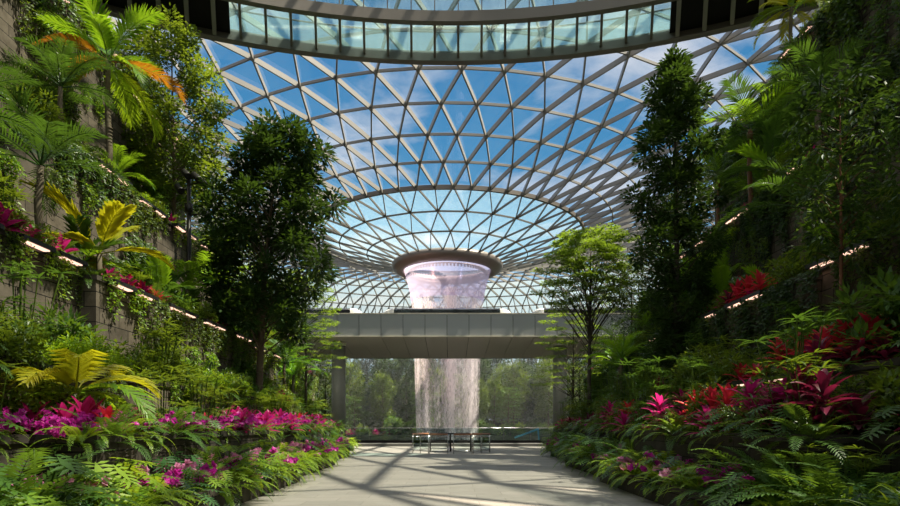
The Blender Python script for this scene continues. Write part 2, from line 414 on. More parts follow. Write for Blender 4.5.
# waterfall
mm, nt, out = newmat('falling_water')
tc = N(nt, 'ShaderNodeTexCoord'); mp = N(nt, 'ShaderNodeMapping'); mp.inputs['Scale'].default_value = (.45, .45, .02); nt.links.new(tc.outputs['Object'], mp.inputs[0])
nz = N(nt, 'ShaderNodeTexNoise'); nz.inputs['Scale'].default_value = 1.3; nz.inputs['Detail'].default_value = 6; nz.inputs['Roughness'].default_value = .7; nt.links.new(mp.outputs[0], nz.inputs['Vector'])
mp2 = N(nt, 'ShaderNodeMapping'); mp2.inputs['Scale'].default_value = (7, 7, 1.6); nt.links.new(tc.outputs['Object'], mp2.inputs[0])
nz2 = N(nt, 'ShaderNodeTexNoise'); nz2.inputs['Scale'].default_value = 1.0; nz2.inputs['Detail'].default_value = 4; nt.links.new(mp2.outputs[0], nz2.inputs['Vector'])
mp3 = N(nt, 'ShaderNodeMapping'); mp3.inputs['Scale'].default_value = (.42, .42, .006); nt.links.new(tc.outputs['Object'], mp3.inputs[0])
nz3 = N(nt, 'ShaderNodeTexNoise'); nz3.inputs['Scale'].default_value = 1.0; nz3.inputs['Detail'].default_value = 2; nt.links.new(mp3.outputs[0], nz3.inputs['Vector'])
g3 = N(nt, 'ShaderNodeMapRange'); g3.inputs[1].default_value = .38; g3.inputs[2].default_value = .62; g3.inputs[3].default_value = .72; g3.inputs[4].default_value = 1.35; nt.links.new(nz3.outputs[0], g3.inputs[0])
s0_ = N(nt, 'ShaderNodeMath', operation='MULTIPLY'); nt.links.new(nz.outputs[0], s0_.inputs[0]); nt.links.new(g3.outputs[0], s0_.inputs[1])
s_ = N(nt, 'ShaderNodeMath', operation='MULTIPLY'); nt.links.new(s0_.outputs[0], s_.inputs[0]); nt.links.new(nz2.outputs[0], s_.inputs[1])
sx = N(nt, 'ShaderNodeSeparateXYZ'); nt.links.new(tc.outputs['Object'], sx.inputs[0])
ma = N(nt, 'ShaderNodeMapRange'); ma.inputs[1].default_value = .2; ma.inputs[2].default_value = .40; ma.inputs[3].default_value = .0; ma.inputs[4].default_value = .60
nt.links.new(s_.outputs[0], ma.inputs[0])
t = N(nt, 'ShaderNodeBsdfTransparent'); d = N(nt, 'ShaderNodeBsdfTranslucent'); d.inputs[0].default_value = (.92,.82,.84,1)  # pinkish tint here and in the diffuse: coloured lighting put into the water colour
df = N(nt, 'ShaderNodeBsdfDiffuse'); df.inputs[0].default_value = (.92,.82,.84,1)
dd_ = N(nt, 'ShaderNodeMixShader'); dd_.inputs[0].default_value = .5; nt.links.new(d.outputs[0], dd_.inputs[1]); nt.links.new(df.outputs[0], dd_.inputs[2])
x = N(nt, 'ShaderNodeMixShader'); nt.links.new(ma.outputs[0], x.inputs[0]); nt.links.new(t.outputs[0], x.inputs[1]); nt.links.new(dd_.outputs[0], x.inputs[2]); nt.links.new(x.outputs[0], out.inputs[0])
wf = thing('waterfall', 'tall white and pink curtain of water falling from the roof funnel', 'waterfall', OC + V((0,0,-12.9)))
rr = random.Random(3)
for k, (rad, a0) in enumerate(((4.95, 0), (4.6, .5), (3.9, 1))):
    mb = MB(); ks = 96
    prof = [(rad*(.86+.14*min(1, z/24) if z < 29 else 1+.012*(z-29)**1.5), z) for z in (0.0,6,12,18,22,26,29,31,32.6,34)]
    mb.lathe(prof, ks); mb.build('water_curtain', mm, wf)
for px, c_, e_ in ((-22, (1,.50,.40), 9000), (20, (.75,.72,1), 3500)):
    l = bpy.data.lights.new('waterfall_spot', 'SPOT'); l.energy = e_; l.color = c_; l.spot_size = math.radians(40); l.shadow_soft_size = .6
    o = bpy.data.objects.new('waterfall_spot', l); C.objects.link(o); o.location = (px, 62, 13)
    o.rotation_euler = (V((0,90,16)) - V(o.location)).to_track_quat('-Z', 'Y').to_euler()

# ------------------------------------------------------------------ ground
mm, nt, out = newmat('paving')
p = N(nt, 'ShaderNodeBsdfPrincipled'); p.inputs['Roughness'].default_value = .7
tc = N(nt, 'ShaderNodeTexCoord'); br = N(nt, 'ShaderNodeTexBrick'); br.inputs['Scale'].default_value = 1; br.inputs['Brick Width'].default_value = 1.2; br.inputs['Row Height'].default_value = .6
br.inputs['Mortar Size'].default_value = .008; br.inputs['Color1'].default_value = (.25,.235,.215,1); br.inputs['Color2'].default_value = (.20,.19,.175,1); br.inputs['Mortar'].default_value = (.15,.135,.12,1)
nt.links.new(tc.outputs['Object'], br.inputs['Vector'])
mp = N(nt, 'ShaderNodeMapping'); mp.inputs['Scale'].default_value = (1, 4, 1); nt.links.new(tc.outputs['Object'], mp.inputs[0])
nz = N(nt, 'ShaderNodeTexNoise'); nz.inputs['Scale'].default_value = 2.2; nz.inputs['Detail'].default_value = 8; nz.inputs['Roughness'].default_value = .75; nt.links.new(mp.outputs[0], nz.inputs['Vector'])
dr = ramp(nt, nz.outputs[0], .3, .7, (.72,.71,.70), (1.1,1.1,1.1))
mu = nt.nodes.new('ShaderNodeMix'); mu.data_type = 'RGBA'; mu.blend_type = 'MULTIPLY'; mu.inputs[0].default_value = 1
nt.links.new(br.outputs[0], mu.inputs[6]); nt.links.new(dr, mu.inputs[7]); nt.links.new(mu.outputs[2], p.inputs['Base Color'])
b = N(nt, 'ShaderNodeBump'); b.inputs['Strength'].default_value = .25; b.inputs['Distance'].default_value = .01; nt.links.new(nz.outputs[0], b.inputs['Height']); nt.links.new(b.outputs[0], p.inputs['Normal'])
nt.links.new(p.outputs[0], out.inputs[0])
FEND = 46.0
mb = MB(); mb.box(-24, 24, -12, FEND, -.6, 0); tag(mb.build('floor', mm), kind='structure')
mb = MB(); mb.box(-400, 400, -300, 500, -13.6, -13.0); tag(mb.build('ground', M['soil']), kind='structure')
mb = MB(); mb.box(-80, 80, 103, 104.5, -13, -.2); mb.box(-80, 80, 104.5, 122, -13, -.4); mb.box(-80, 80, 122, 165, -13, 2.5)
tag(mb.build('far_bank', M['soil']), kind='structure')
mb = MB()
for s in (-1, 1):
    mb.box(min(s*24, s*60), max(s*24, s*60), -12, 66, -13, -.4); mb.box(min(s*10.5, s*24), max(s*10.5, s*24), FEND+.01, 66, -13, -.3)
tag(mb.build('side_bank', M['soil']), kind='structure')

# mist from the falling water
mm, nt, out = newmat('mist'); vs_ = N(nt, 'ShaderNodeVolumeScatter'); vs_.inputs['Color'].default_value = (.9,.92,.9,1); vs_.inputs['Density'].default_value = .0018; vs_.inputs['Anisotropy'].default_value = .2
nt.links.new(vs_.outputs[0], out.inputs['Volume'])
mb = MB(); mb.box(-40, 40, 66, 124, -12.9, 18); tag(mb.build('mist', mm), 'thin pale mist hanging around the foot of the waterfall', 'mist', kind='stuff')
# ------------------------------------------------------------------ terraces
def off(D):
    return 0 if D < 17 else (.35 if D < 24 else (.95 if D < 31 else 1.9))
# name: list of (D0, D1, x, top)
def steps(x, top, end, use=True):
    cuts = [-12, 8.8, 17, 24, 31, end]
    return [(a, b, x + (off(.5*(a+b)) if use else 0), top) for a, b in zip(cuts, cuts[1:])]
TER = {
 'kerb': [(a, b, x, .45) for a, b, x, _ in steps(4.25, 0, 38.5)],
 'K': [(a, b, x + (.9 if a < 0 else 0), 1.46) for a, b, x, _ in steps(5.2, 0, 40)],
 'L': [(a, b, x, 2.65) for a, b, x, _ in steps(7.0, 0, 41.5)],
 'A': [(-12, 15, 9.3, 5.65), (15, 26, 8.85, 5.35), (26, 34, 9.3, 5.35), (34, 43.5, 9.8, 5.1)],
 'B': [(-12, 22.4, 12.0, 10.5), (22.4, 31, 12.0, 10.3), (31, 40, 12.3, 9.2)],
 'C': [(-12, 27, 15.0, 18.1), (27, 34, 15.0, 17.2)],
}
OUT = {'kerb': 6.4, 'K': 8.2, 'L': 9.9, 'A': 12.4, 'B': 15.1, 'C': 24}
BOT = {'kerb': 0, 'K': 0, 'L': 0, 'A': 0, 'B': 3, 'C': 8}
TN = {'kerb': 'floor planter', 'K': 'low planter', 'L': 'lower terrace', 'A': 'middle terrace', 'B': 'upper terrace', 'C': 'top terrace'}
def wall_at(t, D):
    for a, b, x, z in TER[t]:
        if a <= D < b: return x, z
    return TER[t][-1][2], TER[t][-1][3]
for side, s in (('left', -1), ('right', 1)):
    for t, segs in TER.items():
        mb = MB(); cp = MB(); so_ = MB(); th = .22
        for a, b, x, z in segs:
            x0, x1 = sorted((s*x, s*(x+th))); mb.box(x0, x1, a, b, BOT[t], z-.12)
            if b > 9: x0, x1 = sorted((s*(x+th), s*OUT[t])); mb.box(x0, x1, a, a+.22, BOT[t], z-.121)
            x0, x1 = sorted((s*(x+th), s*OUT[t])); mb.box(x0, x1, b-.22, b-.001, BOT[t], z-.122)
            x0, x1 = sorted((s*(x-.05), s*(x+th+.04))); cp.box(x0, x1, a-.05, b+.05, z-.12, z)
            x0, x1 = sorted((s*(x+.06), s*OUT[t])); cp.box(x0, x1, a-.049, a+.26, z-.12, z-.001)
            x0, x1 = sorted((s*(x+th), s*(OUT[t]+.1))); so_.box(x0, x1, a+.21, b-.21, BOT[t]-.02, z-.2)
        o = tag(mb.build('wall_' + side, M['kerbstone'] if t in ('kerb', 'K') else M['stone']), kind='structure')
        cp.build('coping', M['kerbstone'] , o); so_.build('planting_soil', M['soil'], o)

# ledge lights
def ledge_light_proto():
    r = empty('ledge_light'); mb = MB(); mb.box(-.16, .12, -.52, .52, -.05, .05); mb.box(.04, .12, -.5, .5, -.12, .05); mb.build('housing', M['darkmetal'], r)
    mb = MB(); mb.box(-.12, .02, -.36, .36, -.075, -.045); mb.build('diffuser', M['led'], r); return r
PROTO_USED = {}
def copy_thing(root, parts=True):
    key = root.name
    if not PROTO_USED.get(key): PROTO_USED[key] = 1; return root
    r = root.copy(); C.objects.link(r)
    if parts:
        for ch in PCH[key]:
            c = ch.copy(); C.objects.link(c); c.parent = r
    return r
PCH = {}
PLACED = []          # (object, side, terrace, depth, kind, desc)
def reg(root):
    PCH[root.name] = [o for o in root.children] if root.children else []
    return root
def put(root, x, y, z, rz=0., sc_=1., desc=None, cat=None, noun=None, where=None, group=None, label=None, tilt=None):
    r = copy_thing(root); r.location = (x, y, z); r.rotation_euler = (tilt[0] if tilt else 0, tilt[1] if tilt else 0, rz); r.scale = (sc_,)*3 if not hasattr(sc_, '__len__') else sc_
    r['category'] = cat
    if group: r['group'] = group
    elif 'group' in r: del r['group']
    if label: r['label'] = label
    else:
        if 'label' in r: del r['label']
        PLACED.append((r, noun, where, y, desc))
    return r
led = reg(ledge_light_proto())
LIGHTS = {-1: {'A': (9.2,10.4,11.6,13.2,14.4,15.9,17.1,18.9,19.9,21.6,22.6,24.6,25.6,28,29,31.5,32.5), 'B': (20.6,21.6,23.3,24.4,26.3,27.4,28.8,29.6,31.4,33.5,35.5), 'C': (20.8,22.9,25.0,26.3,28.5,30.2,31.4,32.6)},
          1: {'A': (10.6,13.5,14.7,17.1,18.2,20.0,23.2,25.5), 'B': (20.6,24.2,25.2,28.4,30.6,33.2), 'C': (25.0,26.4,29.2,30.4,32.5), 'L': (12.35,13.75)}}
for s, side in ((-1, 'left'), (1, 'right')):
    for t, ds_ in LIGHTS[s].items():
        for D in ds_:
            x, z = wall_at(t, D)
            if t == 'L': x = wall_at('L', D)[0]
            put(led, s*(x-.14), D, z-.06, 0 if s > 0 else PI, 1, 'glowing ledge light', 'light', 'ledge light', f'under the {side} {TN[t]} edge', f'ledge lights along the {side} {TN[t]}')
# ------------------------------------------------------------------ viaduct
vd = thing('viaduct', 'wide grey clad viaduct crossing the whole garden in front of the waterfall', 'bridge', (0, 50, 9))
pw = 1.835
for k in range(-15, 15):
    x0 = k*pw + .02 - .25; x1 = x0 + pw - .04
    mb = MB(); mb.box(x0, x1, 0, .15, .05, 1.85); mb.build('fascia_panel', M['panel'], vd)
    mb = MB(); i = len(mb.v)
    mb.v += [V((x0,.1,0)), V((x1,.1,0)), V((x1,10,-.72)), V((x0,10,-.72)), V((x0,.1,.1)), V((x1,.1,.1)), V((x1,10,-.62)), V((x0,10,-.62))]
    for f in ((0,3,2,1),(4,5,6,7),(0,1,5,4),(1,2,6,5),(2,3,7,6),(3,0,4,7)): mb.f.append(f); mb.m.append(0); mb.sm.append(False)
    mb.build('soffit_panel', M['soffit'], vd)
mb = MB(); mb.box(-28, 28, -.06, .1, -.06, .05); mb.build('lower_trim', M['lip'], vd)
mb = MB(); mb.box(-28, 28, .15, 14, .1, 1.8); mb.box(-28, 28, 10, 11.5, -.6, 1.7); mb.build('deck', M['black'], vd)
mb = MB(); mb.box(-28, 28, -.05, .3, 1.85, 1.93); mb.build('top_trim', M['lip'], vd)
for nm, x in (('left', -9.75), ('right', 9.62)):
    c = thing('viaduct_column', f'thick round grey column under the {nm} end of the viaduct', 'column', (x, 52.5, 0))
    mb = MB(); mb.tube([V((0,0,-.3)), V((0,0,8.84))], .6, 32); mb.build('shaft', M['column'], c)
    mb = MB(); mb.tube([V((0,0,8.5)), V((0,0,8.82))], .68, 32); mb.build('collar', M['soffit'], c)
# black cowls with white ends on the deck
def cowl(x0, x1, lab):
    o = thing('deck_cowl', lab, 'cowl', ((x0+x1)/2, 50.5, 10.93)); hw = (x1-x0)/2
    mb = MB(); pr = []
    for sx_ in (-1, 1):
        for k in range(7): pr.append((sx_*(hw-.9), k))
    n = 8; rows = []
    for xx in [-hw+.5, hw-.5]:
        rows.append([V((xx, .9*math.cos(PI*k/n)+.9, .62*math.sin(PI*k/n)**.5 if 0 < k < n else 0)) for k in range(n+1)])
    for k in range(n): mb.quad(rows[0][k], rows[1][k], rows[1][k+1], rows[0][k+1])
    mb.build('black_shell', M['blackglass'], o)
    for sg in (-1, 1):
        e_ = MB(); m_ = 6; rws = []
        for q in range(m_+1):
            f = q/m_; xx = sg*(hw-.52 + 1.0*math.sin(f*PI/2)); sc2 = math.cos(f*PI/2)
            rws.append([V((xx, .9*math.cos(PI*k/n)*(.5+.5*sc2)+.9, (.64*math.sin(PI*k/n)**.5 if 0 < k < n else 0)*max(sc2, .02))) for k in range(n+1)])
        for q in range(m_):
            for k in range(n): e_.quad(rws[q][k], rws[q+1][k], rws[q+1][k+1], rws[q][k+1], 0, True)
        e_.build('end_cap', M['white'], o)
cowl(-5.25, 4.75, 'long black cowl with white rounded ends, centre of the viaduct top')
cowl(-17.5, -7.9, 'black cowl with white rounded end on viaduct top, left of the waterfall')
cowl(7.4, 17, 'black cowl with white rounded end on viaduct top, right of the waterfall')

# ------------------------------------------------------------------ curved footbridge overhead
fb = thing('footbridge', 'curved glass floored footbridge high overhead between the two planted slopes', 'footbridge', (0, -3.3, 22.4))
def arc(r, a): return V((r*math.sin(a), r*math.cos(a), 0))
RO, RI = 38.0, 34.2; A0 = math.radians(38); ns = 60
def arcbox(mb, ra, rb, z0, z1, a0=-A0, a1=A0, n=ns):
    for k in range(n):
        u, v = a0+(a1-a0)*k/n, a0+(a1-a0)*(k+1)/n
        P = [arc(ra,u), arc(rb,u), arc(rb,v), arc(ra,v)]; b = len(mb.v)
        mb.v += [q + V((0,0,z0)) for q in P] + [q + V((0,0,z1)) for q in P]
        for f in ((0,1,2,3),(7,6,5,4),(0,4,5,1),(1,5,6,2),(2,6,7,3),(3,7,4,0)): mb.f.append(tuple(b+i for i in f)); mb.m.append(0); mb.sm.append(False)
for ra, rb in ((RO-.45, RO), (RI, RI+.35)):
    mb = MB(); arcbox(mb, ra, rb, 0, .55); mb.build('edge_beam', M['steel_dark'], fb)
da = 1.275/36; AG = math.asin(11.35/36)
k0 = int(A0/da)
for k in range(-k0, k0+1):
    a = (k+.35)*da; dark = abs(a) > AG
    mb = MB(); mb.beam(arc(RI, a) + V((0,0,.42 if not dark else .3)), arc(RO-.1, a) + V((0,0,.42 if not dark else .3)), .13 if not dark else .2, .26); mb.build('rib', M['steel'] if dark else M['steel_dark'], fb)
mb = MB(); arcbox(mb, RI+.3, RO-.4, .44, .50, -AG, AG, 40); mb.build('glass_floor', M['floorglass'], fb)
for s in (-1, 1):
    mb = MB(); arcbox(mb, RI+.3, RO-.4, .31, .5, s*AG, s*A0, 20); mb.build('solid_soffit', M['black'], fb)
for rb in (RI+.1, RO-.2):
    mb = MB(); arcbox(mb, rb, rb+.03, .55, 1.75); mb.build('glass_balustrade', M['floorglass'], fb)
    mb = MB(); mb.tube([arc(rb, -A0+2*A0*k/ns) + V((0,0,1.8)) for k in range(ns+1)], .045, 6); mb.build('handrail', M['steel_dark'], fb)
    mb = MB()
    for k in range(-k0, k0+1):
        p_ = arc(rb+.05, (k+.35)*da); mb.beam(p_+V((0,0,.5)), p_+V((0,0,1.8)), .05, .07, V((0,1,0)))
    mb.build('baluster', M['steel_dark'], fb)

# ------------------------------------------------------------------ far edge: kerb, glass barrier, railings, blue bar
mb = MB(); mb.box(-10.4, 10.4, 44.6, 46.2, 0, .22); tag(mb.build('edge_kerb', simple('grey_kerb', (.16,.155,.15), .7)), 'low dark grey kerb at the far edge of the paving', 'kerb')
gb = thing('glass_barrier', 'long clear glass barrier on a black rail along the far paving edge', 'barrier', (0, 45.9, .22))
mb = MB(); mb.box(-10.3, 10.3, -.12, .16, 0, .22); mb.build('base_rail', M['black'], gb)
for k in range(10):
    x0 = -10.3 + k*2.06; mb = MB(); mb.box(x0+.02, x0+2.04, 0, .02, .2, 1.12); mb.build('glass_panel', M['railglass'], gb)
mb = MB(); mb.tube([V((-10.3,.01,1.15)), V((10.3,.01,1.15))], .025, 8); mb.build('handrail', M['chrome'], gb)
def railing(p0, p1, lab, glass=True, wood=True, dark=False):
    p0 = V(p0); p1 = V(p1); d = p1-p0; n = max(1, round(d.length/1.0))
    o = thing('railing', lab, 'railing', p0); q = V((0,0,0))
    for k in range(n+1):
        f = d*(k/n); mb = MB(); mb.tube([f, f+V((0,0,1.05))], .024 if not dark else .05, 8); mb.build('post', M['darkmetal'] if dark else M['chrome'], o)
    mb = MB(); mb.tube([V((0,0,1.08)), d+V((0,0,1.08))], .045, 8); mb.build('handrail', M['wood'] if wood else M['darkmetal'], o)
    mb = MB(); mb.tube([V((0,0,.16)), d+V((0,0,.16))], .028, 6); mb.tube([V((0,0,.92)), d+V((0,0,.92))], .018, 6); mb.build('lower_rail', M['chrome'], o)
    if glass:
        for k in range(n):
            a, b = d*((k+.06)/n), d*((k+.94)/n); mb = MB(); mb.quad(a+V((0,0,.2)), b+V((0,0,.2)), b+V((0,0,.88)), a+V((0,0,.88))); mb.build('glass_panel', M['railglass'], o)
    return o
railing((-1.12,33.2,0), (-.12,33.2,0), 'short glass railing with wooden handrail, left half of the centre gate', dark=False)
railing((.20,33.2,0), (1.22,33.2,0), 'short glass railing with wooden handrail, right half of the centre gate')
railing((-2.15,34.6,0), (-1.2,33.3,0), 'angled glass railing with wooden handrail left of the centre gate')
railing((1.3,33.3,0), (2.3,34.6,0), 'angled glass railing with wooden handrail right of the centre gate')
railing((-1.2,36.2,0), (1.25,36.2,0), 'dark railing standing behind the two gate railings', glass=False, wood=False, dark=True)
railing((-2.15,35.0,0), (-1.3,36.2,0), 'rear left side railing with glass behind the gate')
railing((1.35,36.2,0), (2.3,35.0,0), 'rear right side railing with glass behind the gate')
o = thing('slanted_bar', 'pale blue slanted bar showing behind the glass barrier on the right', 'bar', (5.1, 47.5, -.3))
mb = MB(); mb.beam(V((0,0,.95)), V((1.9,0,1.65)), .14, .12); mb.build('slope', M['blueglass'], o)
mb = MB(); mb.beam(V((1.85,0,1.65)), V((2.0,0,0)), .1, .1, V((0,1,0))); mb.build('stay', M['blueglass'], o)
o = tag(MB().build('landing', M['soil']), 'x', 'y') ; bpy.data.objects.remove(o)

# ------------------------------------------------------------------ poles
def spotpole(x, y, z, H, lab, heads=True):
    o = thing('lamp_post', lab, 'lamp post', (x, y, z))
    mb = MB(); mb.tube([V((0,0,0)), V((0,0,H))], [.11, .09], 12); mb.build('pole', M['darkmetal'], o)
    if heads:
        mb = MB(); mb.tube([V((0,0,H-1.5)), V((0,0,H-1.1))], .18, 12); mb.build('collar', M['darkmetal'], o)
        for (dz, ax, ln) in ((.0, .35, .6), (-.25, .62, .6), (-1.6, .75, .7), (-.5, -.4, .5), (.15, -.1, .5)):
            mb = MB(); a = V((0,0,H+dz)); b = V((ax,-.1,H+dz+.05)); mb.tube([a, b], .035, 6)
            dr = V((.55,-.35,-.6)).normalized(); mb.tube([b-dr*ln*.5, b-dr*ln*.35, b+dr*ln*.35, b+dr*ln*.5], [.07,.13,.15,.15], 12); mb.build('spotlight', M['darkmetal'], o)
spotpole(-11.4, 26.2, 5.15, 7.2, 'tall black lamp post with spotlights on the left middle terrace')
spotpole(-9.9, 36.5, 2.6, 5.2, 'plain thick dark post among the trees at the left terrace end', False)

# ================================================================== plant prototypes
def fern(name, mat, n=26, L0=.75, pairs=20, ll=.12, lw=.035, el=(.3,1.25), droop=1.7, r=None):
    mb = MB()
    for k in range(n):
        u = k/n; e_ = el[0] + (el[1]-el[0])*(u**.8) + U(-.1,.1)
        mb.frond(V((U(-.05,.05), U(-.05,.05), .02)), k*2.4 + U(-.2,.2), e_, L0*U(.75,1.1), droop*U(.8,1.2), pairs, ll*U(.9,1.1), lw, 1.25, sag=.25, r0=.006, stalk=.1, vee=.1, curve=U(-.4,.4), ends=(.4,.12))
    return reg(mb.build(name, mat))
def cordyline(name, leafm, stemm, n=22, Lf=.45, W=.085, H=.5, stems=1):
    root = empty(name); fb_ = MB(); st = MB(); sp = []
    for s in range(stems):
        a = U(0, 2*PI); rr_ = 0 if stems == 1 else U(.08,.3)
        b = V((rr_*math.cos(a), rr_*math.sin(a), 0)); t = b*1.7 + V((0,0,H*U(.6,1.1))); sp.append(t)
        st.tube([b, (b+t)/2 + V((U(-.02,.02),0,0)), t], [.022,.018,.015], 6)
        for k in range(n):
            u = k/n; e_ = .05 + 1.35*u
            fb_.strap(t + V((0,0,-.16+.2*u)), k*2.4+a, e_+U(-.12,.12), Lf*U(.75,1.1)*(1-.25*u), W*U(.85,1.15), U(.5,1.3), 6, 0, twist=U(-.5,.5),
                      prof=lambda t: (math.sin(PI*min(1,.10+.9*t))**.8) if t < 1 else 0)
    st.build('stem', stemm, root); fb_.build('foliage', leafm, root); return reg(root)
def orchid(name, flm, n=7, H=.55):
    root = empty(name); lf = MB(); st = MB()
    for k in range(9): lf.strap(V((0,0,.02)), k*2.4, U(.3,.9), U(.22,.34), .045, U(.6,1.3), 5)
    for s in range(n):
        fl = MB(); a = U(0, 2*PI); e_ = U(.95,1.4); p_ = V((U(-.07,.07), U(-.07,.07), 0)); pts = [p_.copy()]; h_ = H*U(.75,1.15)
        for k in range(8):
            e_ -= .12; p_ = p_ + (V((math.cos(a), math.sin(a), 0))*math.cos(e_) + V((0,0,1))*math.sin(e_))*h_/8; pts.append(p_.copy())
        st.tube(pts, .005, 3, cap=False)
        for k in range(12):
            q = pts[4 + (k*4)//12].lerp(pts[5 + (k*4)//12 if 5+(k*4)//12 < 9 else 8], R_.random()) + V((U(-.03,.03), U(-.03,.03), U(-.02,.03)))
            ax = V((U(-1,1), U(-1,1), U(-.2,.8))).normalized(); t1 = ax.cross(V((.3,.2,1))).normalized(); t2 = ax.cross(t1)
            for j in range(5):
                t = 2*PI*j/5; dd = t1*math.cos(t) + t2*math.sin(t); fl.leaf(q, (dd + ax*.25).normalized(), ax, .05, .044)
        fl.build('flower_spray', flm, root)
    lf.build('foliage', L['mid'], root); st.build('stem', L['mid'], root); return reg(root)
def splitleaf(name, mat, n=16, H=.62, S=.30):
    """philodendron: long stalks with deeply lobed blades"""
    root = empty(name); fb_ = MB(); st = MB()
    for k in range(n):
        a = k*2.4 + U(-.3,.3); u = k/n; e_ = .35 + .95*u; l = H*U(.7,1.1)
        h = V((math.cos(a), math.sin(a), 0)); tip = h*l*math.cos(e_) + V((0,0,l*math.sin(e_)))
        st.tube([V((0,0,0)), tip*.5 + V((0,0,.05)), tip], .009, 4, cap=False)
        dn = U(.1,.7); d = (h*math.cos(dn) - V((0,0,1))*math.sin(dn)).normalized(); sd_ = V((-h.y, h.x, 0)); s_ = S*U(.75,1.1)
        nn = sd_.cross(d)*-1
        if nn.z < 0: nn = -nn
        fb_.leaf(tip - d*.04, d, nn, s_*1.05, s_*.26, fold=0)
        for j in range(6):
            f = -.05 + .16*j; ang = 2.0 - .27*j; ln = s_*(.44 + .12*math.sin(PI*(j+.8)/6.5))
            for sg in (-1, 1):
                dd = (d*math.cos(ang) + sd_*sg*math.sin(ang) - nn*.12).normalized()
                fb_.leaf(tip + d*s_*max(f, 0), dd, nn, ln, ln*.26, fold=.1)
    st.build('stalks', L['mid'], root); fb_.build('foliage', mat, root); return reg(root)
def straps(name, mat, n=30, Lf=.9, W=.05, droop=2.0, el=(.7,1.45)):
    mb = MB()
    for k in range(n): mb.strap(V((U(-.06,.06), U(-.06,.06), .02)), k*2.4, U(*el), Lf*U(.6,1.1), W*U(.8,1.2), droop*U(.6,1.2), 8, twist=U(-.4,.4))
    return reg(mb.build(name, mat))
def shrub(name, mat, n=900, r=.6, h=.8, ll=.10, lw=.045, clusters=22):
    root = empty(name); mb = MB(); st = MB()
    for c in range(clusters):
        a = U(0, 2*PI); rr_ = r*math.sqrt(R_.random())*.8; z = h*(.25+.7*R_.random()*(1-(rr_/r)**2*.6)); p_ = V((rr_*math.cos(a), rr_*math.sin(a), z))
        st.tube([V((p_.x*.1, p_.y*.1, 0)), V((p_.x*.6, p_.y*.6, z*.6)), p_], [.012,.008,.004], 4, cap=False)
        for k in range(n//clusters):
            d = V((R_.gauss(0,1), R_.gauss(0,1), R_.gauss(.25,.8))).normalized(); q = p_ + d*r*.28*R_.random()**.5
            dd = (d + V((0,0,U(-.5,.3)))).normalized(); mb.leaf(q, dd, V((U(-.4,.4), U(-.4,.4), 1)).normalized(), ll*U(.7,1.2), lw*U(.8,1.2))
    st.build('stem', M['barkd'], root); mb.build('foliage', mat, root); return reg(root)
def tree(name, mat, bark, H, crown, n_cl, per, ll, lw, cr, trunk_r=.12, lean=0, flat=1., multi=1, up=.3, start=.35, maxbr=60, droopy=0.):
    """crown: function(u) -> radius for u 0..1 from crown bottom to top; start: height fraction where it begins"""
    root = empty(name); tr = MB(); mb = MB(); tps = []
    for s in range(multi):
        a = U(0, 2*PI); b = V((0,0,0)) if multi == 1 else V((.18*math.cos(a), .18*math.sin(a), 0)); pts = []
        n = 10
        for k in range(n+1):
            t = k/n; pts.append(b*(1+1.5*t) + V((lean*t*t + .06*math.sin(5*t+s)*H*.06, .05*math.sin(4*t+1+s)*H*.08, H*.93*t)))
        tr.tube(pts, [trunk_r*(1-.82*(k/n)) for k in range(n+1)], 8); tps.append(pts)
    def at(pts, z):
        f = max(0, min(.999, z/(H*.93)))*10; k = int(f); return pts[k].lerp(pts[k+1], f-k)
    for c in range(n_cl):
        u = ((c+.5)/n_cl); z = H*(start + (1-start)*u); rad = crown(u); a = c*2.4 + U(-.4,.4); rr_ = rad*(.35+.65*math.sqrt(R_.random())) if rad > cr else rad*.4
        ax = at(tps[c % multi], z); p_ = V((ax.x + rr_*math.cos(a), ax.y + rr_*math.sin(a), z))
        if c < maxbr or c % 3 == 0:
            z0 = max(.15*H, z - rr_*(up+.4)); s0 = at(tps[c % multi], z0); midp = s0.lerp(p_, .55) + V((0,0,rr_*.08))
            tr.tube([s0, midp, p_], [trunk_r*.26*(1-.5*u), trunk_r*.15, trunk_r*.05], 4, cap=False)
        for k in range(per):
            d = V((R_.gauss(0,1), R_.gauss(0,1), R_.gauss(.1,.8)*flat)); d.normalize(); d.z *= flat
            q = p_ + d*cr*(R_.random()**.45)*U(.7,1.15)
            dd = V((d.x, d.y, d.z*.6 + U(-.45,.25) - droopy)).normalized()
            mb.leaf(q, dd, V((U(-.5,.5), U(-.5,.5), 1)).normalized(), ll*U(.7,1.25), lw*U(.75,1.2))
    tr.build('trunk', bark, root); mb.build('foliage', mat, root); return reg(root)
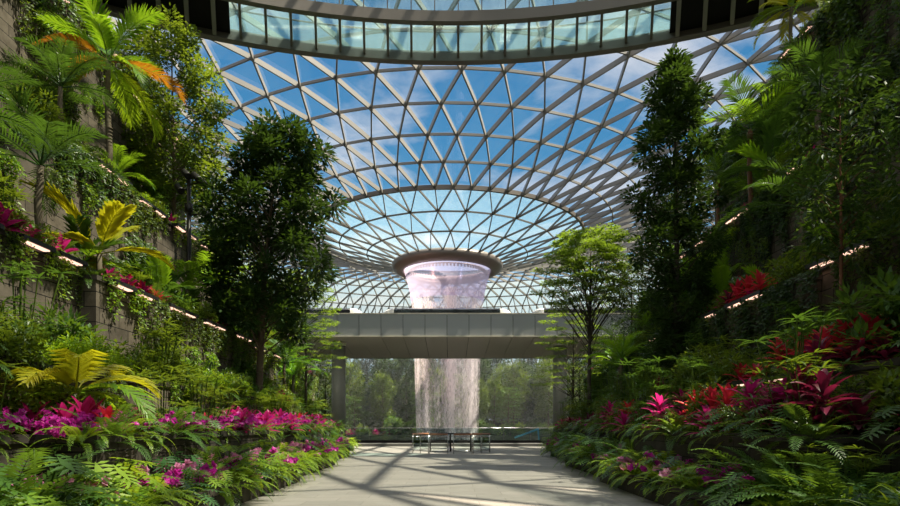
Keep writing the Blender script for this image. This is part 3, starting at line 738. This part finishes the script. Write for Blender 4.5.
def palm(name, mats, trunkm, H, n=11, Lf=2.2, pairs=30, ll=.55, lw=.05, el=(.15,1.35), droop=1.3, tr=.07, crown=None, sag=.45, ang=.95, vee=.3, curve=.25):
    root = empty(name); t = MB(); pts = [V((.03*math.sin(k), .03*math.cos(1.7*k), H*k/6)) for k in range(7)]
    t.tube(pts, [tr*(1.25-.4*k/6) for k in range(7)], 10)
    for k in range(int(H/.12)): t.tube([V((pts[min(5,int(k*.12/H*6))].x, pts[min(5,int(k*.12/H*6))].y, k*.12)), V((pts[min(5,int(k*.12/H*6))].x, pts[min(5,int(k*.12/H*6))].y, k*.12+.025))], tr*1.22*(1-.3*k*.12/H), 10)
    t.build('trunk', trunkm, root)
    if crown:
        c = MB(); c.tube([V((0,0,H-.5)), V((0,0,H-.1)), V((0,0,H+.12))], [tr*1.15, tr*1.3, tr*.6], 10); c.build('crownshaft', crown, root)
    top = pts[-1]
    vs = []
    for v in range(3):
        m_ = MB(); m_.frond(V((0,0,0)), 0, 0, Lf, droop*(.8+.2*v), pairs, ll, lw, ang, sag=sag, r0=.02, stalk=.16, vee=vee, curve=curve*(v-1)); vs.append(m_)
    for k in range(n):
        u = k/max(1, n-1); e_ = el[0] + (el[1]-el[0])*u + U(-.12,.12)
        m_ = MB(); m_.frond(V((0,0,0)), k*2.4+U(-.15,.15), e_, Lf*U(.85,1.08)*(1-.15*u), droop*U(.8,1.2), pairs, ll, lw, ang, sag=sag, r0=.022, stalk=.16, vee=vee, curve=U(-curve,curve))
        o = m_.build('frond', mats[min(len(mats)-1, int((1-u)*len(mats)*.999))] if len(mats) > 1 else mats[0], root); o.location = top
    return reg(root)
def fanpalm(name, mats, H=.5, n=9, Lf=1.1, W=.5, pairs=0, el=(.25,1.2), droop=.9, slit=7, wide=1.):
    """palm with broad, part-split blades on short stalks"""
    root = empty(name); t = MB(); t.tube([V((0,0,0)), V((0,0,H))], [.07,.05], 8); t.build('trunk', M['palmtrunk'], root)
    for k in range(n):
        u = k/max(1,n-1); m_ = MB(); a = k*2.4; e_ = el[0]+(el[1]-el[0])*u
        m_.frond(V((0,0,0)), a, e_, Lf*U(.85,1.1), droop*U(.8,1.2), int(13*wide**.5), W, Lf*.125*wide**.6, .62 if wide > 1 else .75, sag=.22, r0=.016, stalk=.22, vee=.22, curve=U(-.15,.15), ends=(.7,.55))
        o = m_.build('frond', mats[k % len(mats)], root); o.location = (0,0,H)
    return reg(root)
def creeper(name, mat, w_=1.6, h=2.2, n=700, ll=.09, lw=.06, strands=14):
    """hangs over a ledge: local +x is away from the wall"""
    root = empty(name); st = MB(); mb = MB()
    for s in range(strands):
        y = U(-w_/2, w_/2); l = h*U(.3,1)*(1-.5*abs(y)/w_); pts = []; yy = y
        for k in range(8):
            f = k/7; yy += U(-.05,.05); pts.append(V((.06+.12*math.sin(PI*min(1, f*1.3+.1))*U(.6,1.2), yy, .1 - l*f)))
        pts[0].x = -.15
        st.tube(pts, .008, 3, cap=False)
        for k in range(n//strands):
            f = R_.random(); x = f*7; i = min(6, int(x)); q = pts[i].lerp(pts[i+1], x-i) + V((U(-.02,.1), U(-.12,.12), U(-.05,.05)))
            mb.leaf(q, V((U(.1,1), U(-.8,.8), U(-.9,.2))).normalized(), V((1, U(-.5,.5), U(-.2,.6))).normalized(), ll*U(.6,1.3), lw*U(.7,1.2))
    st.build('stem', M['barkd'], root); mb.build('foliage', mat, root); return reg(root)
def ladypalm(name, mat, n=16, H=1.2):
    """thin canes each ending in a hand of narrow leaves"""
    root = empty(name); st = MB(); mb = MB()
    for s in range(n):
        a = U(0,2*PI); rr_ = U(.05,.4); b = V((rr_*.4*math.cos(a), rr_*.4*math.sin(a), 0)); t = V((rr_*math.cos(a)*1.4, rr_*math.sin(a)*1.4, H*U(.35,1)))
        st.tube([b, (b+t)/2, t], .009, 4, cap=False); aa = U(0, 2*PI)
        for j in range(9): mb.strap(t, aa + (j-4)*.52, U(-.1,.5), U(.24,.36), .035, U(.4,1.0), 4)
    st.build('canes', L['mid'], root); mb.build('foliage', mat, root); return reg(root)

P = {}
P['fernA'] = fern('fern', L['fern'], 30, .72, 22, .11, .034)
P['fernB'] = fern('fern', L['fern'], 24, .95, 26, .10, .032, droop=2.0)
P['fernC'] = fern('fern', L['fernd'], 22, 1.15, 26, .17, .036, el=(.2,1.2), droop=1.5)
P['fernD'] = fern('fern', L['fernd'], 34, .6, 20, .09, .03)
P['fernE'] = fern('fern', L['bright'], 30, .62, 20, .10, .034, droop=2.2)
P['cordR'] = cordyline('cordyline', L['red'], M['barkm'], 20, .50, .10, .35)
P['cordM'] = cordyline('cordyline', L['magenta'], M['barkm'], 18, .46, .095, .35, 2)
P['cordD'] = cordyline('cordyline', L['maroon'], M['barkm'], 18, .50, .10, .4, 2)
P['orcM'] = orchid('orchid', L['orchid'], 7)
P['orcP'] = orchid('orchid', L['pale'], 6, .45)
P['split'] = splitleaf('philodendron', L['fern'], 18)
P['splitT'] = splitleaf('philodendron', L['teal'], 18)
P['splitD'] = splitleaf('philodendron', L['fernd'], 18, .75, .36)
P['strap'] = straps('strap_leaf_plant', L['mid'], 34, 1.0, .05)
P['strapY'] = straps('strap_leaf_plant', L['bright'], 30, 1.1, .055, 1.6)
P['shrubD'] = shrub('shrub', L['dark'], 1500, .75, 1.1, .12, .05)
P['shrubM'] = shrub('shrub', L['mid'], 1500, .7, .95, .11, .05)
P['shrubB'] = shrub('shrub', L['bright'], 1100, .55, .7, .09, .045)
P['shrubS'] = shrub('shrub', L['mid'], 800, .45, .45, .07, .04)
P['shrubL'] = shrub('shrub', L['fernd'], 1400, .9, 1.5, .2, .075)
P['lady'] = ladypalm('lady_palm', L['mid'], 18, 1.3)
P['ladyD'] = ladypalm('lady_palm', L['palmd'], 20, 1.7)
P['creepM'] = creeper('creeper', L['mid'], 1.8, 2.0, 800)
P['creepB'] = creeper('creeper', L['bright'], 1.6, 1.5, 700)
P['creepD'] = creeper('creeper', L['dark'], 2.2, 3.0, 1300, .11, .07, 20)
P['creepF'] = creeper('creeper', L['fernd'], 2.2, 2.6, 1100, .13, .06, 20)
P['palmS'] = palm('palm', [L['palm']], M['palmtrunk'], 1.5, 11, 1.5, 24, .45, .05)
P['palmD'] = palm('palm', [L['palmd']], M['palmtrunk'], 2.1, 11, 1.9, 27, .55, .052)
P['fanY'] = fanpalm('fan_palm', [L['yellow']], .75, 7, 1.5, .62, el=(.1,1.05), wide=2.1)
P['fanU'] = palm('palm', [L['yellow'], L['bright']], M['palmtrunk'], .9, 9, 1.75, 34, .62, .085, el=(-.05,.9), droop=1.5, tr=.07, sag=.6)
P['fanG'] = fanpalm('fan_palm', [L['palm'], L['palmd']], .9, 9, 1.2, .55)
P['fanB'] = fanpalm('fan_palm', [L['bright'], L['palm']], .5, 8, 1.1, .5)

# ---- placement helpers
def topz(t, D): return wall_at(t, D)[1] - .2
def xin(t, D): return wall_at(t, D)[0] + .25
def side_of(s): return 'left' if s < 0 else 'right'
DESC = {
 'fernA': ('arching bright green fern', 'fern', 'fern'), 'fernB': ('long drooping green fern', 'fern', 'fern'), 'fernC': ('large dark sword fern', 'fern', 'fern'),
 'fernD': ('low dark green fern', 'fern', 'fern'), 'fernE': ('yellow-green cascading fern', 'fern', 'fern'),
 'cordR': ('red leaved cordyline', 'cordyline', 'shrub'), 'cordM': ('magenta leaved cordyline', 'cordyline', 'shrub'), 'cordD': ('dark maroon cordyline', 'cordyline', 'shrub'),
 'orcM': ('magenta flowering orchid', 'orchid', 'flower'), 'orcP': ('pale pink flowering orchid', 'orchid', 'flower'),
 'split': ('bright split-leaf philodendron', 'philodendron', 'plant'), 'splitT': ('blue-green split-leaf philodendron', 'philodendron', 'plant'), 'splitD': ('dark split-leaf philodendron', 'philodendron', 'plant'),
 'strap': ('arching strap-leaved plant', 'strap plant', 'plant'), 'strapY': ('yellow-green strap-leaved plant', 'strap plant', 'plant'),
 'shrubD': ('dark leafy shrub', 'shrub', 'shrub'), 'shrubM': ('mid green leafy shrub', 'shrub', 'shrub'), 'shrubB': ('bright green leafy shrub', 'shrub', 'shrub'),
 'shrubS': ('small low green shrub', 'shrub', 'shrub'), 'shrubL': ('large-leaved green shrub', 'shrub', 'shrub'),
 'lady': ('green lady palm clump', 'lady palm', 'plant'), 'ladyD': ('tall dark lady palm clump', 'lady palm', 'plant'),
 'creepM': ('green creeper', 'creeper', 'climber'), 'creepB': ('yellow-green creeper', 'creeper', 'climber'), 'creepD': ('dark thick creeper', 'creeper', 'climber'), 'creepF': ('deep green creeper', 'creeper', 'climber'),
 'palmS': ('small feather palm', 'palm', 'palm'), 'palmD': ('dark feather palm', 'palm', 'palm'), 'fanY': ('yellow broad-fronded palm', 'broad palm', 'palm'), 'fanU': ('yellow palm', 'palm', 'palm'), 'fanG': ('green broad-fronded palm', 'broad palm', 'palm'), 'fanB': ('bright broad-fronded palm', 'broad palm', 'palm'),
}
PL = {'fern': 'ferns', 'cordyline': 'cordylines', 'orchid': 'orchids', 'philodendron': 'philodendrons', 'strap plant': 'strap plants', 'shrub': 'shrubs', 'lady palm': 'lady palms', 'creeper': 'creepers', 'palm': 'palms', 'broad palm': 'broad palms'}
def plant(key, s, t, D, x=None, dx=0., sc_=1., rz=None, z=None, wh=None):
    d, noun, cat = DESC[key]; X = (x if x is not None else xin(t, D) + dx)
    Z = z if z is not None else topz(t, D)
    wh = wh or f'on the {side_of(s)} {TN[t]}'
    return put(P[key], s*X, D, Z, U(0, 2*PI) if rz is None else rz, sc_, d, cat, noun, wh, f'{PL[noun]} {wh}')
def creep(key, s, t, D, sc_=1., dz=0):
    d, noun, cat = DESC[key]; x, z = wall_at(t, D); wh = f'on the {side_of(s)} {TN[t]} wall'
    return put(P[key], s*x, D, z-.02+dz, 0 if s < 0 else PI, sc_, d, cat, noun, wh, f'{PL[noun]} {wh}')
def row(s, t, D0, D1, step, keys, dx=(0., .3), sc_=(.8,1.15), grow=0.):
    D = D0
    while D < D1:
        plant(R_.choice(keys), s, t, D, dx=U(*dx), sc_=U(*sc_)*(1+grow*(D-D0)/(D1-D0))); D += step*U(.75,1.25)

# floor planter: ferns spilling over the kerb
for s in (-1, 1):
    kk = ['fernA','fernE','fernB','fernE'] if s < 0 else ['fernA','fernB','fernD','fernD','splitD']
    row(s, 'kerb', 4.5, 14, .5, kk + (['split','splitT'] if s < 0 else ['splitT','strap']), (-.05, .15), (.9, 1.2))
    row(s, 'kerb', 14, 38, .62, kk, (-.1, .15), (1.0, 1.4))
    row(s, 'kerb', 5, 38, .62, ['fernB','split','splitT','fernC','splitD'] + (['fernE','fernA'] if s < 0 else ['fernD','fernC']), (.35, .65), (1.15, 1.5))
    row(s, 'kerb', 9.5, 37, 1.0, ['orcP','orcM'], (.2, .45), (1.5, 1.8))
# low planter (behind K)
for s in (-1, 1):
    row(s, 'K', 5, 40, .7, ['fernB','fernC','fernE' if s < 0 else 'fernD','splitD'], (-.15, .05), (.7, 1.0))
    row(s, 'K', 6, 40, .42, ['orcM','orcM','orcM','orcM','cordM','cordD','cordR','lady'] if s < 0 else ['orcM','cordM','cordD','cordD','shrubM','fernB','ladyD','lady'], (.1, .6), (1.05, 1.4))
    row(s, 'K', 6, 40, .7, ['cordD','shrubM','lady','splitD','cordM' if s < 0 else 'shrubD'], (.9, 1.5), (.9, 1.2))
# lower terrace (behind L)
for s in (-1, 1):
    row(s, 'L', 5, 41, .75, ['fernC','shrubM','cordD','splitD','shrubB' if s < 0 else 'cordR','splitD','lady'], (-.1, .3), (.9, 1.3))
    row(s, 'L', 6, 41, 1.35 if s < 0 else .9, ['shrubM','shrubD','ladyD','lady','shrubL','shrubB' if s < 0 else 'shrubM'], (.6, 1.4), (1.0, 1.4))
# middle terrace (behind A)
for s in (-1, 1):
    row(s, 'A', 9, 43, .75, ['fernC','cordM','shrubM','cordD','splitD','lady'], (0, .4), (.8, 1.2))
    row(s, 'A', 9, 43, 1.1, ['shrubM','shrubL','lady','ladyD','fanG'], (.8, 2.4), (.9, 1.4))
    row(s, 'A', 26, 43, 1.3, ['shrubM','shrubL','ladyD','palmS'], (1.2, 2.8), (1.5, 2.1))
# upper terrace (behind B)
for s in (-1, 1):
    row(s, 'B', 12, 40, 1.0, ['fernC','shrubM','shrubB','splitD','cordM'], (0, .4), (.8, 1.2))
    row(s, 'B', 21, 40, 1.5, ['shrubL','palmS','ladyD','shrubM','palmD'], (.8, 2.4), (1.0, 1.4))
# top terrace
for s in (-1, 1):
    row(s, 'C', 18, 34, 1.1, ['fernC','shrubM','cordR','lady','shrubB'], (-.1, .4), (.8, 1.2))
    row(s, 'C', 25, 34, 2.4, ['palmD','palmS'], (.8, 2.6), (1.0, 1.3))
# creepers
for s in (-1, 1):
    for t, a, b, st_ in (('A', 8, 43, 1.5 if s < 0 else 1.25), ('B', 14, 40, 1.7 if s < 0 else 1.2), ('C', 19, 34, 1.6 if s < 0 else 1.1), ('L', 8, 40, 2.4)):
        D = a
        while D < b:
            keys = ['creepM','creepB','creepM','creepF'] if s < 0 else ['creepF','creepD','creepM','creepD']
            creep(R_.choice(keys), s, t, D, U(.7,1.2)*(.6 if t == 'L' else (1 if t != 'C' else 1.5))); D += st_*U(.6,1.4)
    # climbers rooted half way up the tall faces
    for t, z0, z1, n_ in (('A', -2.6, -1.2, 9), ('B', -3.2, -1.0, 10), ('C', -5.5, -1.5, 16)):
        for k in range(n_ if s < 0 else n_*2):
            creep(R_.choice(['creepM','creepF','creepB'] if s < 0 else ['creepD','creepF','creepM']), s, t, U(9 if t == 'A' else 15, 33), U(.8,1.3), U(z0, z1))

# ---- placed feature plants (left)
def one(key, x, y, z, sc_, rz, label, cat=None):
    o = put(P[key], x, y, z, rz, sc_, cat=cat or DESC[key][2], label=label); return o
one('fanY', -9.7, 16.6, 5.35, 1.3, 2.2, 'big glowing yellow broad-fronded palm on the left middle terrace')
one('fanU', -6.5, 10.4, 1.3, .95, 1.3, 'yellow-green broad-fronded palm above the magenta orchids, left low planter')
for k, (x, y, z, key) in enumerate(((-9.75,14.2,5.5,'cordM'), (-9.7,12.3,5.5,'cordM'), (-9.7,13.2,5.5,'cordD'), (-9.3,17.3,5.2,'cordR'), (-9.25,18.0,5.2,'cordR'), (-9.2,18.8,5.2,'cordR'), (-9.75,11.3,5.5,'cordM'))):
    plant(key, -1, 'A', y, x=-x, z=z, sc_=1.15)
for D in (8.9, 9.3, 9.7, 10.1, 10.6, 11.2, 11.7, 12.2):
    plant('orcM' if D not in (9.7,) else 'cordR', -1, 'K', D, dx=.15+.1*math.sin(D*3), sc_=1.05)
for D in (14.5, 15.2, 16, 16.8, 17.6, 18.5, 19.6, 20.5, 22, 23.5):
    plant(['orcM','cordM','orcM','cordR','orcM'][int(D) % 5], -1, 'K', D, dx=U(.15,.4), sc_=1.15)
for k in range(22): plant('orcM', -1, 'K', 7.4+k*.42, dx=U(-.02,.12) if k % 2 else U(.2,.4), sc_=U(1.05,1.3), z=1.36)
for k in range(12): plant('orcM', -1, 'K', 17+k*.95, dx=U(.0,.2), sc_=U(1.2,1.5), z=1.36)
for D in (10.2, 12.4, 13.9, 16.2, 18.6, 20.1, 22.8, 25.5): plant('orcP', -1, 'kerb', D, dx=.45, sc_=1.5, z=.55)
plant('orcP', -1, 'kerb', 8.1, x=5.75, sc_=1.5, z=.45); plant('orcP', -1, 'kerb', 7.9, x=4.95, sc_=1.5, z=.45)
for D in (5.8, 6.6, 7.3, 7.9, 8.3): plant(['fernA','fernE','split'][int(D*3) % 3], -1, 'kerb', D, x=U(5.0,5.6), sc_=.8, z=.3)
# right
for D, key, dx in ((9.5,'cordD',.3),(10.1,'cordM',.3),(11.3,'cordR',.35),(12.0,'cordR',.3),(12.6,'cordR',.5),(13.3,'cordM',.3),(14,'cordD',.4),(15,'cordD',.3),(17,'cordD',.3),(19,'cordD',.3)):
    plant(key, 1, 'K', D, dx=dx+.5, sc_=1.15)
for D in (11.8, 12.5, 11.2, 13.3, 10.4): plant('cordR', 1, 'L', D, dx=.1, sc_=1.35, z=2.75)
for D, key in ((9.0,'cordD'),(9.7,'cordM'),(11.2,'cordM'),(12.1,'cordR'),(12.8,'cordR'),(13.6,'cordR'),(14.6,'cordM'),(20,'cordR'),(21.5,'cordM')): plant(key, 1, 'K', D, dx=.15, sc_=1.25, z=1.65)
for D in (17.6, 18.3, 19.0): plant('cordR', 1, 'A', D, dx=0, sc_=1.3, z=5.35)
for D in (9.6, 10.2, 11.1, 12.9): plant('orcM', 1, 'kerb', D, dx=.45, sc_=1.0)
for D, dx in ((6.6,.6),(7.2,.3),(7.0,.9)): plant('strapY', 1, 'kerb', D, dx=dx, sc_=.85)
for D, dx in ((8.6,.5),(9.3,.8),(8.0,.9)): plant('lady', 1, 'kerb', D, dx=dx, sc_=.8)

# palms with their own forms
P['p1'] = palm('palm', [L['palm'], L['palm'], L['orange'], L['bright']], M['palmtrunk'], 4.6, 14, 2.7, 46, .8, .085, el=(-.5,1.35), droop=1.15, tr=.09)
one('p1', -12.75, 22.4, 10.2, 1.08, .9, 'tall glowing green palm with orange lower fronds, left upper terrace', 'palm')
one('palmD', -12.7, 19.6, 10.2, 1.15, .3, 'small dark palm in front of the left upper stone wall', 'palm')
one('palmD', -10.2, 14.9, 5.4, 1.25, 2.1, 'long-fronded dark palm behind the magenta cordylines, left middle terrace', 'palm')
one('palmD', -9.9, 11.9, 5.4, 1.1, .2, 'lowest green palm at the left photo edge, middle terrace', 'palm')
one('palmD', -8.4, 30.5, 2.4, 1.1, .2, 'palm with drooping crown right of the big dark tree', 'palm')
one('palmS', -8.9, 34.0, 2.4, 1.35, 2, 'pale fan-crowned palm by the left viaduct column', 'palm')
one('palmS', -10.6, 24.2, 5.1, 1.3, 1, 'bushy palm at the foot of the black lamp post', 'palm')
P['r4'] = palm('palm', [L['palmd'], L['palm'], L['palmd']], M['redtrunk'], 4.0, 12, 2.7, 22, .98, .10, el=(-.1,1.4), droop=.95, tr=.09, crown=M['redtrunk'])
one('r4', 12.7, 25.4, 10.0, 1, .9, 'large broad-leaved palm with reddish crownshaft, right upper terrace', 'palm')
one('r4', 12.6, 28.2, 10.0, .8, 2.2, 'darker red-stemmed palm behind the large one, right upper terrace', 'palm')
P['r7'] = palm('palm', [L['bright'], L['yellow']], M['palmtrunk'], 3.4, 13, 2.2, 36, .6, .08, el=(-.4,1.3), droop=1.5, tr=.08)
one('r7', 15.7, 27.6, 17.4, 1, .2, 'yellow-green palm high on the right top terrace', 'palm')
one('palmS', 8.0, 28, 2.6, 1.4, .5, 'bright green palm beside the layered tree, right lower terrace', 'palm')
one('palmS', 8.6, 30.5, 2.6, 1.3, .9, 'second bright palm between layered tree and columnar tree', 'palm')
one('palmD', 12.6, 20.5, 10.2, 1.3, .9, 'dark drooping palm on the right upper terrace near the stone wall', 'palm')
one('palmD', 10.3, 17.5, 5.2, 1.3, .1, 'dark arching palm against the right middle wall', 'palm')
one('fanG', 12.4, 23.2, 10.1, 1.5, .1, 'broad-fronded green palm left of the right ledge lights', 'palm')
P['rt'] = palm('palm', [L['palmd']], M['palmtrunk'], 12.0, 11, 1.5, 24, .6, .06, el=(-.3,1.3), droop=1.2, tr=.09)
one('rt', 9.3, 24.6, 2.4, 1.03, .1, 'very tall thin palm whose crown tops the dark columnar tree', 'palm')

# trees
P['t1'] = tree('tree', L['dark'], M['barkm'], 11.4, lambda u: (2.5 + .5*math.sin(u*23))*math.sin(PI*(.16+.76*u))**.7, 84, 330, .24, .115, .60, .17, start=.27, lean=.95)
one('t1', -8.05, 25.2, 2.4, 1, 0, 'large dark dense tree with leaning trunk standing left of the path', 'tree')
P['t2'] = tree('tree', L['mid'], M['barkm'], 10.4, lambda u: 2.3*math.sin(PI*(.12+.78*u))**.8, 80, 210, .20, .10, .58, .12, start=.22)
one('t2', -13.2, 28.6, 10.0, 1, 0, 'bright green tree behind the glowing palm, left upper terrace', 'tree')
P['t3'] = tree('tree', L['tier'], M['barkd'], 8.6, lambda u: 2.6*(1-.6*u), 56, 170, .15, .075, .66, .10, start=.33, flat=.22)
one('t3', -8.9, 37.0, 2.4, 1, .6, 'airy yellow-green layered tree by the left viaduct end', 'tree')
P['r1'] = tree('tree', L['dark'], M['barkd'], 12.6, lambda u: (1.3+.45*math.sin(u*37))*math.sin(PI*(.14+.84*u))**.6, 84, 260, .20, .10, .46, .14, start=.10)
one('r1', 8.35, 22.2, 2.4, 1, 0, 'tall narrow dark columnar tree standing right of the path', 'tree')
P['r2'] = tree('tree', L['tier'], M['barkd'], 10.6, lambda u: 2.6*math.sin(PI*(.3+.52*u))+.35*math.sin(u*31), 84, 300, .17, .085, .72, .14, start=.58, flat=.28, maxbr=60, up=.9)
one('r2', 8.3, 35.6, 2.4, 1, 1.2, 'light green layered tree with tiered branches beside the right column', 'tree')
P['r2b'] = tree('tree', L['tier'], M['barkd'], 6.6, lambda u: 2.7*(1-.35*u), 46, 190, .15, .07, .6, .09, start=.25, flat=.22)
one('r2b', 8.1, 39.4, 2.4, 1, 1.2, 'smaller sparse layered tree overlapping the right viaduct column', 'tree')
P['r8'] = tree('tree', L['dark'], M['redtrunk'], 7.4, lambda u: 1.15*math.sin(PI*(.1+.8*u))**.6, 40, 56, .24, .075, .5, .06, start=.42, droopy=.25)
one('r8', 8.2, 12.6, 2.5, .86, 0, 'slender brown-stemmed tree with dark drooping leaves, right lower terrace', 'tree')
one('r8', 8.5, 10.2, 2.5, .72, 2, 'dark drooping-leaved tree at the right photo edge', 'tree')
P['gen'] = tree('tree', L['mid'], M['barkd'], 7.5, lambda u: 1.9*math.sin(PI*(.15+.75*u)), 60, 90, .17, .08, .6, .10, start=.3)
P['genD'] = tree('tree', L['dark'], M['barkd'], 9.0, lambda u: 2.0*math.sin(PI*(.12+.76*u)), 70, 90, .18, .085, .65, .11, start=.25)
one('gen', -10.9, 31.5, 5.1, .9, 1, 'mid green tree on the left middle terrace behind the big dark tree', 'tree')
one('gen', -10.8, 38.5, 5.0, .8, 2, 'round green tree at the far end of the left middle terrace', 'tree')
one('genD', 10.8, 29.5, 5.1, .85, 2, 'dark green tree on the right middle terrace behind the columnar tree', 'tree')
one('genD', 10.9, 36.0, 5.0, .7, 0, 'dark green tree at the far end of the right middle terrace', 'tree')
one('gen', -13.4, 33.0, 10.0, .8, 2, 'green tree at the far end of the left upper terrace', 'tree')
one('gen', 13.4, 33.0, 10.0, .8, 2, 'green tree at the far end of the right upper terrace', 'tree')
# beside and behind the viaduct
for i, (x, y, k_) in enumerate(((-13,47.5,'gen'),(-16.5,49.5,'genD'),(13.2,47.6,'genD'),(16.5,49,'gen'),(-20,48,'gen'),(20,48,'genD'),(-13,62.5,'gen'),(13.5,62.5,'genD'),(-18,63,'genD'),(18,63,'gen'))):
    put(P[k_], x, y, -.4, U(0,6), U(.95,1.2), ('mid' if k_ == 'gen' else 'dark') + ' green tree', 'tree', 'tree', f'growing beside the {"left" if x < 0 else "right"} viaduct end', 'trees beside the viaduct')
# forest behind the waterfall
P['far1'] = tree('tree', L['mid'], M['barkm'], 12, lambda u: (2.4+.6*math.sin(u*19))*math.sin(PI*(.1+.75*u))**.8, 50, 100, .36, .19, .8, .18, start=.3)
P['far2'] = tree('tree', L['dark'], M['barkd'], 16, lambda u: (2.9+.7*math.sin(u*17))*math.sin(PI*(.12+.75*u))**.8, 70, 120, .42, .24, 1.0, .22, start=.1)
P['far3'] = tree('tree', L['fernd'], M['barkm'], 8.5, lambda u: 2.4*math.sin(PI*(.2+.6*u)), 32, 90, .30, .16, .75, .12, start=.3, flat=.4)
P['far4'] = tree('tree', L['dark'], M['barkd'], 6.5, lambda u: 2.7*math.sin(PI*(.2+.7*u))**.6, 60, 110, .36, .2, .95, .12, start=.06)
for y, n_, keys, z, sx_ in ((107, 11, ['far3','far1','far3'], -.6, 5.6), (112.5, 12, ['far1','far1','far2'], -.6, 5.2), (118.5, 13, ['far2','far1'], -.6, 4.8), (128, 16, ['far2','far2'], 2.3, 4.2)):
    for k in range(n_):
        x = (k-(n_-1)/2)*sx_ + U(-1.1,1.1); key = R_.choice(keys)
        nm = {'far1': 'leafy mid green tree', 'far2': 'tall dark tree', 'far3': 'light feathery young tree'}[key]
        put(P[key], x, y+U(-1.5,1.5), z, U(0,6), U(.8,1.15), nm, 'tree', 'tree', 'in the far forest behind the waterfall', 'trees of the far forest')
for k in range(34):
    x = -30 + k*1.8 + U(-.4,.4); key = R_.choice(['shrubM','shrubD','shrubL','shrubB'])
    d, noun, cat = DESC[key]; put(P[key], x, 111+U(-1,1), -.42, U(0,6), U(2.2,3.2), d, cat, noun, 'on the far forest floor', f'{PL[noun]} on the far forest floor')
for k in range(30):
    x = -26 + k*1.8 + U(-.4,.4); key = R_.choice(['cordM','shrubM','shrubD','shrubL']) if x < -8 else R_.choice(['shrubM','shrubD','shrubL'])
    d, noun, cat = DESC[key]; put(P[key], x, 105.0, -.42, U(0,6), U(1.6,2.4), d, cat, noun, 'on the far forest edge', f'{PL[noun]} on the far forest edge')

for k in range(22):
    x = -42 + k*4 + U(-1,1); put(P['far4'], x, 124.2+U(-.8,.8), 2.3, U(0,6), U(.9,1.2), 'short bushy tree', 'tree', 'tree', 'on the raised bank behind the far forest', 'trees on the raised far bank')
# ------------------------------------------------------------------ labels that single out
ONES = ['', 'first','second','third','fourth','fifth','sixth','seventh','eighth','ninth','tenth','eleventh','twelfth','thirteenth','fourteenth','fifteenth','sixteenth','seventeenth','eighteenth','nineteenth']
TENS = ['', '', 'twenty','thirty','forty','fifty','sixty','seventy','eighty','ninety']; TTH = ['', '', 'twentieth','thirtieth','fortieth','fiftieth','sixtieth','seventieth','eightieth','ninetieth']
def ordinal(n):
    if n < 20: return ONES[n]
    if n >= 100: return 'hundred-and-' + ordinal(n-100) if n > 100 else 'hundredth'
    return TTH[n//10] if n % 10 == 0 else TENS[n//10] + '-' + ONES[n % 10]
grp = {}
for rec in PLACED: grp.setdefault((rec[1], rec[2]), []).append(rec)
for (noun, wh), recs in grp.items():
    if noun == 'tree': recs.sort(key=lambda r: r[0].location.x)
    else: recs.sort(key=lambda r: (r[0].location.y if 'far forest' not in wh else r[0].location.x))
    for i, r in enumerate(recs):
        if len(recs) == 1: r[0]['label'] = f'{r[4]} {wh}'
        else: r[0]['label'] = f'{r[4]} {wh}, {ordinal(i+1)} ' + ('' if noun == 'ledge light' else noun + ' ') + ('from the left' if (noun == 'tree' or 'far forest' in wh) else 'from the camera')
# unused prototypes must not stay at the origin
for k_, o in list(P.items()):
    if not PROTO_USED.get(o.name):
        for ch in list(o.children): bpy.data.objects.remove(ch)
        bpy.data.objects.remove(o)
